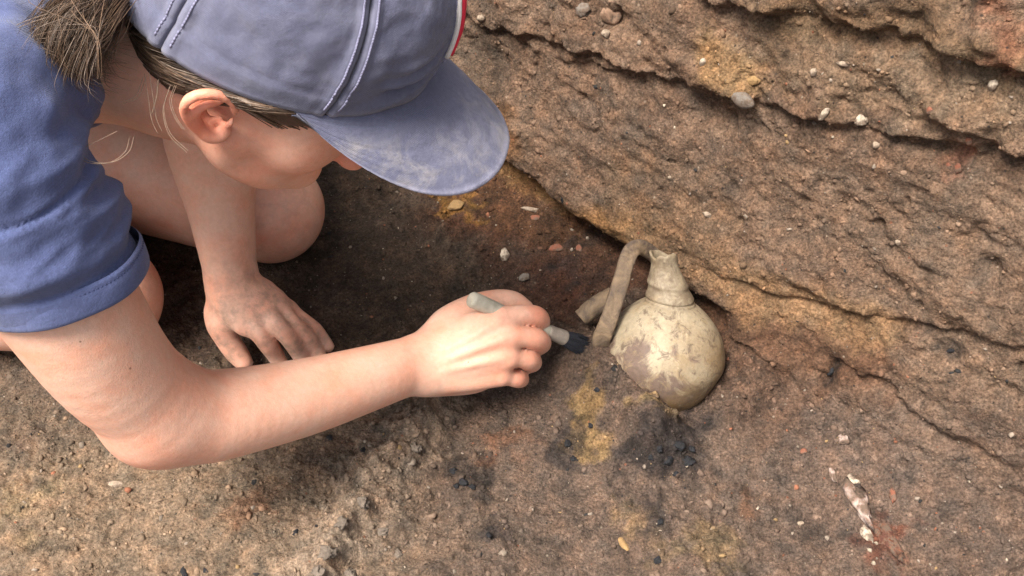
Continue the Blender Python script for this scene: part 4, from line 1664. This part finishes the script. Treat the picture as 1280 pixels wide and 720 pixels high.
for k in range(6):
    t0, t1 = k * math.pi / 3, (k + 1) * math.pi / 3
    tv = np.linspace(t0 + .0006, t1 - .0006, 46)
    sv = np.concatenate([[0], np.linspace(0.0, .985, 70)])
    Tm, Sm = np.meshgrid(tv, sv, indexing='ij')
    X = dome(Tm, Sm)
    N = dome_n(Tm, Sm)
    r = np.hypot(X[..., 0], X[..., 1] + .030) + 1e-6
    dseam = np.minimum(Tm - t0, t1 - Tm) * r
    rel = cap_relief(np.where(Tm > math.pi, Tm - 2 * math.pi, Tm), Sm, X)
    rel += -.0018 * np.exp(-(dseam / .0012) ** 2) + .0011 * np.exp(-((dseam - .0045) / .003) ** 2) - .0006 * np.exp(-((dseam - .0085) / .001) ** 2)
    X = X + N * rel[..., None]
    X[:, 0] = X[:, 1] - N[:, 1] * .0028         # turned edge
    # the opening above the strap at the back
    back = np.abs(Tm - math.pi)
    keep = ~((back < .48) & (Sm < .30 * np.sqrt(np.clip(1 - (back / .48) ** 2, 0, 1))))
    F = grid_faces(46, 71)
    kf = keep.ravel()[F].all(1)
    F = F[kf][:, ::-1]
    u, inv = np.unique(F, return_inverse=True)
    att = np.zeros((46 * 71, 3))
    att[:, 0] = .14
    att[:, 1] = .25 * np.exp(-(dseam.ravel() / .007) ** 2) + .35 * np.exp(-(Sm.ravel() / .02) ** 2)
    p = mesh_np('panel', loc2person(X)[u], inv.reshape(-1, 4), M_CAP, cap, True, att[u])
    md = p.modifiers.new('thickness', 'SOLIDIFY')
    md.thickness = .0012
    md.offset = -1

# rows of stitches beside the seams
sv_, sf_ = [], []
IV, IF = ico(1)
off_ = 0
for k in range(6):
    for side in (-1, 1):
        for s in np.arange(.04, .93, .0135):
            tk = np.array([k * math.pi / 3])
            sk = np.array([s])
            X = dome(tk, sk)[0]
            r = math.hypot(X[0], X[1] + .030)
            tk = tk + side * .0046 / max(r, .02)
            if abs(abs(tk[0] - math.pi)) < .5 and s < .31:
                continue
            X = dome(tk, sk)[0]
            N = dome_n(tk, sk)[0]
            tq = np.where(tk > math.pi, tk - 2 * math.pi, tk)
            X = X + N * (cap_relief(tq, sk, X[None])[0] + .0012)
            D = dome(tk, sk + .004)[0] - dome(tk, sk - .004)[0]
            D = D / np.linalg.norm(D)
            B = np.cross(N, D)
            V = X + IV[:, :1] * D * .0019 + IV[:, 1:2] * B * .0009 + IV[:, 2:] * N * .0007
            sv_.append(V)
            sf_.append(IF + off_)
            off_ += len(IV)
M_THREAD = mat_plain('thread', (.20, .20, .30), .9, .2, 300, 0)
st = mesh_np('stitching', loc2person(np.vstack(sv_)), np.vstack(sf_), M_THREAD, cap, True)
st['kind'] = 'stuff'

# button, strap
V, F = ico(2)
mesh_np('button', loc2person(np.array([0, -.030, .1505]) + V * np.array([.0075, .0075, .0035])), F, M_CAP, cap, True,
        np.zeros((len(V), 3)))
ts = np.linspace(math.pi - .56, math.pi + .56, 30)
st_ = []
for o, up in ((.0012, .001), (.0012, .020), (.0032, .020), (.0032, .001)):
    b = rim(ts)
    out = b - np.array([0, -.008, 0])
    out[:, 2] = 0
    out /= np.linalg.norm(out, axis=1)[:, None]
    q = b + out * o
    q[:, 2] += up
    st_.append(q)
A = np.stack(st_, 0)
mesh_np('strap', loc2person(A), grid_faces(4, 30, True), M_CAP, cap, False, np.zeros((120, 3)))

# brim
na, nb_ = 81, 36
aa = np.linspace(-1, 1, na)
bb = np.linspace(0, 1, nb_)
Am, Bm = np.meshgrid(aa, bb, indexing='ij')


def brim_pt(a, b):
    base = rim(a * math.radians(70))
    L = BL * np.sqrt(np.clip(1 - np.abs(a) ** 2.5, 0, 1))
    o = base.copy()
    o[..., 0] = base[..., 0] + b * .009 * np.sin(a * math.pi) * (1 - .2 * np.abs(a))
    o[..., 1] = base[..., 1] + b * L + (1 - b) * -.002
    o[..., 2] = base[..., 2] - b * L * math.tan(DROP) - .020 * (o[..., 0] / .08) ** 2 * b * (L / BL) - .001
    return o


X = brim_pt(Am, Bm)
G = np.cross(np.gradient(X, axis=0), np.gradient(X, axis=1))
G /= np.linalg.norm(G, axis=-1)[..., None] + 1e-12
G *= np.sign(G[na // 2, nb_ // 2, 2])
wv = np.zeros_like(Am)
for row in (.14, .30, .46, .62, .78, .93):
    wv -= .0005 * np.exp(-((Bm - row) / .012) ** 2)
X = X + G * (wv + .0006 * fbm(X.reshape(-1, 3) * 60, 3, 85).reshape(Am.shape))[..., None]
Xb = X - G * .0030
edge = .0015
rows = np.concatenate([X, (X[:, -1:] + Xb[:, -1:]) / 2 + (X[:, -1:] - X[:, -2:-1]) * .5, Xb[:, ::-1]], axis=1)
nn = rows.shape[1]
F = grid_faces(na, nn)
att = np.zeros((na, nn, 3))
bmx = np.concatenate([Bm, np.ones((na, 1)), Bm[:, ::-1]], 1)
amx = np.concatenate([Am, Am[:, :1], Am], 1)
att[..., 0] = sstep(.15, .6, bmx)
att[..., 1] = .8 * sstep(.90, 1.0, bmx) + .55 * np.exp(-(((bmx - .62) / .32) ** 2 + ((amx + .05) / .55) ** 2))
brim_o = mesh_np('brim', loc2person(rows), F, M_CAP, cap, True, att.reshape(-1, 3))

# embroidered badge on the front, white with a red edge, seen almost edge-on
M_RED = mat_plain('red_thread', (.62, .03, .06), .8, .2, 500, .0003)
M_WHITE = mat_plain('white_thread', (.72, .70, .68), .8, .12, 500, .0003)


def badge(name, s0, s1, hw, lift, thick, mat):
    tv = np.linspace(-.30 - hw, -.30 + hw, 24)
    sv = np.linspace(s0, s1, 30)
    Tm, Sm = np.meshgrid(tv, sv, indexing='ij')
    X = dome(Tm, Sm)
    N = dome_n(Tm, Sm)
    rel = cap_relief(Tm, Sm, X)
    A = X + N * (np.maximum(rel, 0) + lift)[..., None]
    o = mesh_np(name, loc2person(A), grid_faces(24, 30)[:, ::-1], mat, cap, True)
    m = o.modifiers.new('thickness', 'SOLIDIFY')
    m.thickness = thick
    m.offset = 0
    return o


badge('badge', .16, .66, .325, .0040, .0032, M_RED)
badge('badge_edge', .145, .675, .350, .0024, .0030, M_WHITE)

# ------------------------------------------------------------------ hair
def mat_hair():
    t = NT('hair')
    t.color(t.mix(t.attr(), t.ramp(t.noise(300, 3), [(.3, .75), (.7, 1.3)]), 1.0, 'MULTIPLY'))
    t.b.inputs['Roughness'].default_value = .48
    t.b.inputs['Specular IOR Level'].default_value = .35
    return t.m


M_HAIR = mat_hair()
rg = np.random.default_rng(21)
h_parts, h_cols = [], []


def strand(ctrl, r=.0004, col=(.10, .065, .045), n=5, taper=.35):
    c = spline(ctrl, n)
    rr = r * (1 - (1 - taper) * np.linspace(0, 1, len(c)) ** 2)
    V, F = tube_mesh(c, rr, 3, cap=False)
    h_parts.append((V, F))
    h_cols.append(np.tile(np.array(col), (len(V), 1)))


def hcol():
    k = rg.random()
    base = np.array([.030, .019, .013]) * (1 - k) + np.array([.15, .095, .060]) * k
    if rg.random() < .08:
        base = np.array([.20, .155, .125])
    return base * rg.uniform(.7, 1.2)


def skull(r_ang, lift):
    """point on the scalp: r_ang = (azimuth from the front towards her right, height u)"""
    az, u = r_ang
    k = math.sqrt(max(.05, 1 - ((u - .046) / (.084 + lift)) ** 2))
    return hp((.073 + lift) * math.sin(az) * k, -.008 + (.093 + lift) * math.cos(az) * k, u)


TIE = hp(.004, -.112, .012)
# close hair on the scalp under the strands
az_ = np.linspace(.62, 2 * math.pi - .62, 90)
lo_ = np.interp(np.minimum(az_, 2 * math.pi - az_), [.62, .85, 1.05, 1.22, 1.34, 1.55, 1.80, 2.05, 2.4, 3.15], [.046, .030, .016, .008, .030, .036, .022, -.020, -.040, -.046])
hi_ = U0_ + U1_ * np.cos(az_) + .012
A = np.array([[skull((a if a < math.pi else a - 2 * math.pi, l + (h - l) * k), .0045 * min(1, k * 4 + .1) - .0012 * (k == 0)) for k in np.linspace(0, 1, 14)] for a, l, h in zip(az_, lo_, hi_)])
h_parts.append((A.reshape(-1, 3), grid_faces(90, 14)))
h_cols.append(np.tile(np.array([.045, .029, .021]), (90 * 14, 1)))
def rim_u(az):
    return U0_ + U1_ * math.cos(az)


for i in range(4200):
    az = rg.uniform(.70, 3.05) * (1 if rg.random() < .75 else -1)
    aa_ = abs(az)
    lof = lambda a: float(np.interp(a, [.70, .85, 1.05, 1.22, 1.34, 1.55, 1.80, 2.05, 2.4, 3.15], [.042, .030, .014, .006, .028, .034, .012, -.040, -.062, -.068]))
    lo, hi = lof(aa_), rim_u(az) + .004
    k = rg.random() ** .8
    u = lo + (hi - lo) * k
    p0 = skull((az, u), .0030)
    sgn = 1 if az > 0 else -1
    pts = [p0]
    for fr in (.3, .6, .85):
        a2 = aa_ + (2.95 - aa_) * fr
        lo2, hi2 = lof(a2), rim_u(a2) - .003
        tgt = lo2 + (hi2 - lo2) * np.clip(k * (1 - fr) + .62 * fr + rg.normal() * .05, .05, .97)
        pts.append(skull((sgn * a2, tgt), .0062 + rg.random() * .0035 + .003 * fr))
    pts.append(TIE + rg.normal(size=3) * .006)
    strand(pts, rg.uniform(.00022, .00045), hcol(), 4, .8)
# loose bunch falling over the shoulder, in locks
for c_ in range(90):
    k = rg.random()
    n2 = lambda s: rg.normal() * s
    dd_ = rg.uniform(.625, .675)
    ln_f = rg.uniform(.72, 1.12)
    px = lambda x: x + n2(5)
    D = (px(112 - 66 * k), (70 + 10 * math.sin(k * 3) + n2(7)) * ln_f)
    lk = [TIE + rg.normal(size=3) * .006, at(px(182 - 40 * k), -38 + n2(5), .705), at(px(152 - 66 * k), (2 + n2(5)) * ln_f, dd_ + .02), at(px(130 - 72 * k), (38 + n2(5)) * ln_f, dd_ + .004),
          at(D[0], D[1], dd_ + .006), at(D[0] + rg.uniform(2, 26), D[1] + rg.uniform(2, 16), dd_ + .016)]
    colr = hcol()
    for j in range(40):
        o = rg.normal(size=3) * .0026
        o2 = rg.normal(size=3) * .0022
        q = [p + o * w_ + o2 * c2 for p, w_, c2 in zip(lk, (1.2, 1.0, 1.2, 1.4, 1.7, 2.4), (0, .2, .4, .8, 1.2, 1.6))]
        strand(q, rg.uniform(.00018, .00034), colr * rg.uniform(.65, 1.45), 4, .15)
for i in range(70):
    ex = rg.uniform(15, 130)
    ey = 40 + ex * .45 + rg.normal() * 14
    dd_ = rg.uniform(.60, .66)
    strand([TIE, at(rg.normal(165, 14), rg.normal(-28, 12), .70), at(rg.normal(110, 26), rg.normal(0, 18), dd_ + .01), at(ex * .75 + 28, ey * .5 + rg.normal() * 5, dd_), at(ex, ey, dd_ + .006)],
           rg.uniform(.00016, .00028), hcol() * 1.6, 6, .3)
# single stray hairs
for pl, d in (([(183, 92), (188, 125), (192, 150), (199, 166)], .672), ([(214, 108), (206, 138), (214, 168), (236, 190)], .668),
              ([(92, 186), (112, 202), (140, 203), (160, 190), (166, 172)], .655), ([(178, 96), (168, 120), (150, 128)], .672),
              ([(60, 20), (30, 30), (5, 42)], .625), ([(80, 48), (40, 52), (18, 60)], .63), ([(95, 190), (120, 178), (146, 165)], .655),
              ([(222, 110), (216, 130), (222, 150), (232, 165)], .667), ([(198, 98), (196, 118), (190, 140)], .67), ([(70, 70), (45, 60), (20, 40)], .63)):
    for j in range(2):
        jit = rg.normal(size=2) * 2
        strand([at(x + jit[0], y + jit[1], d) for x, y in pl], .00026, (.20, .14, .10), 8, .6)
V, F = join(h_parts)
hair = mesh_np('hair', to_person(V), F, M_HAIR, person, True, np.vstack(h_cols))
hair['label'] = 'loose brown hair tied back under the cap'

# ------------------------------------------------------------------ eyes and nails
M_EYE = mat_plain('eye_white', (.7, .66, .62), .2, .03, 50, 0)
for sd in (1, -1):
    V, F = ico(3)
    mesh_np('eye', loc2person(np.array([sd * .031, .0752, .0095]) + V * .0116), F, M_EYE, person, True)
M_NAIL = mat_plain('nail', (.60, .40, .33), .35, .08, 200, 0)


def nail(tip, prev, up, wdt, lng):
    d = unit(tip - prev)
    up = unit(up - d * (up @ d))
    sdv = np.cross(d, up)
    U, W = np.meshgrid(np.linspace(-1, 1, 9), np.linspace(0, 1, 9), indexing='ij')
    X = (tip[None, None] + d * ((W - .62) * lng)[..., None] + sdv * (np.sin(U * 1.15) * wdt * (1 - .25 * (W - .5) ** 2))[..., None]
         + up * (np.cos(U * 1.15) * wdt * .95 - .0006 - .0012 * W)[..., None])
    o = mesh_np('fingernail', to_person(X.reshape(-1, 3)), grid_faces(9, 9), M_NAIL, person, True)
    m = o.modifiers.new('thickness', 'SOLIDIFY')
    m.thickness = .0006


upc = unit(C0 - atz(340, 440, .02))
for tip, prev, w_, l_ in ((atz(305, 453, .013), atz(295, 440, .020), .0084, .015), (atz(351, 455, .012), atz(343, 442, .024), .0073, .012),
                          (atz(380, 453, .012), atz(372, 439, .025), .0071, .012), (atz(400, 446, .012), atz(392, 434, .020), .0067, .011),
                          (atz(410, 433, .011), atz(403, 424, .017), .0061, .009)):
    nail(tip, prev, upc, w_, l_)
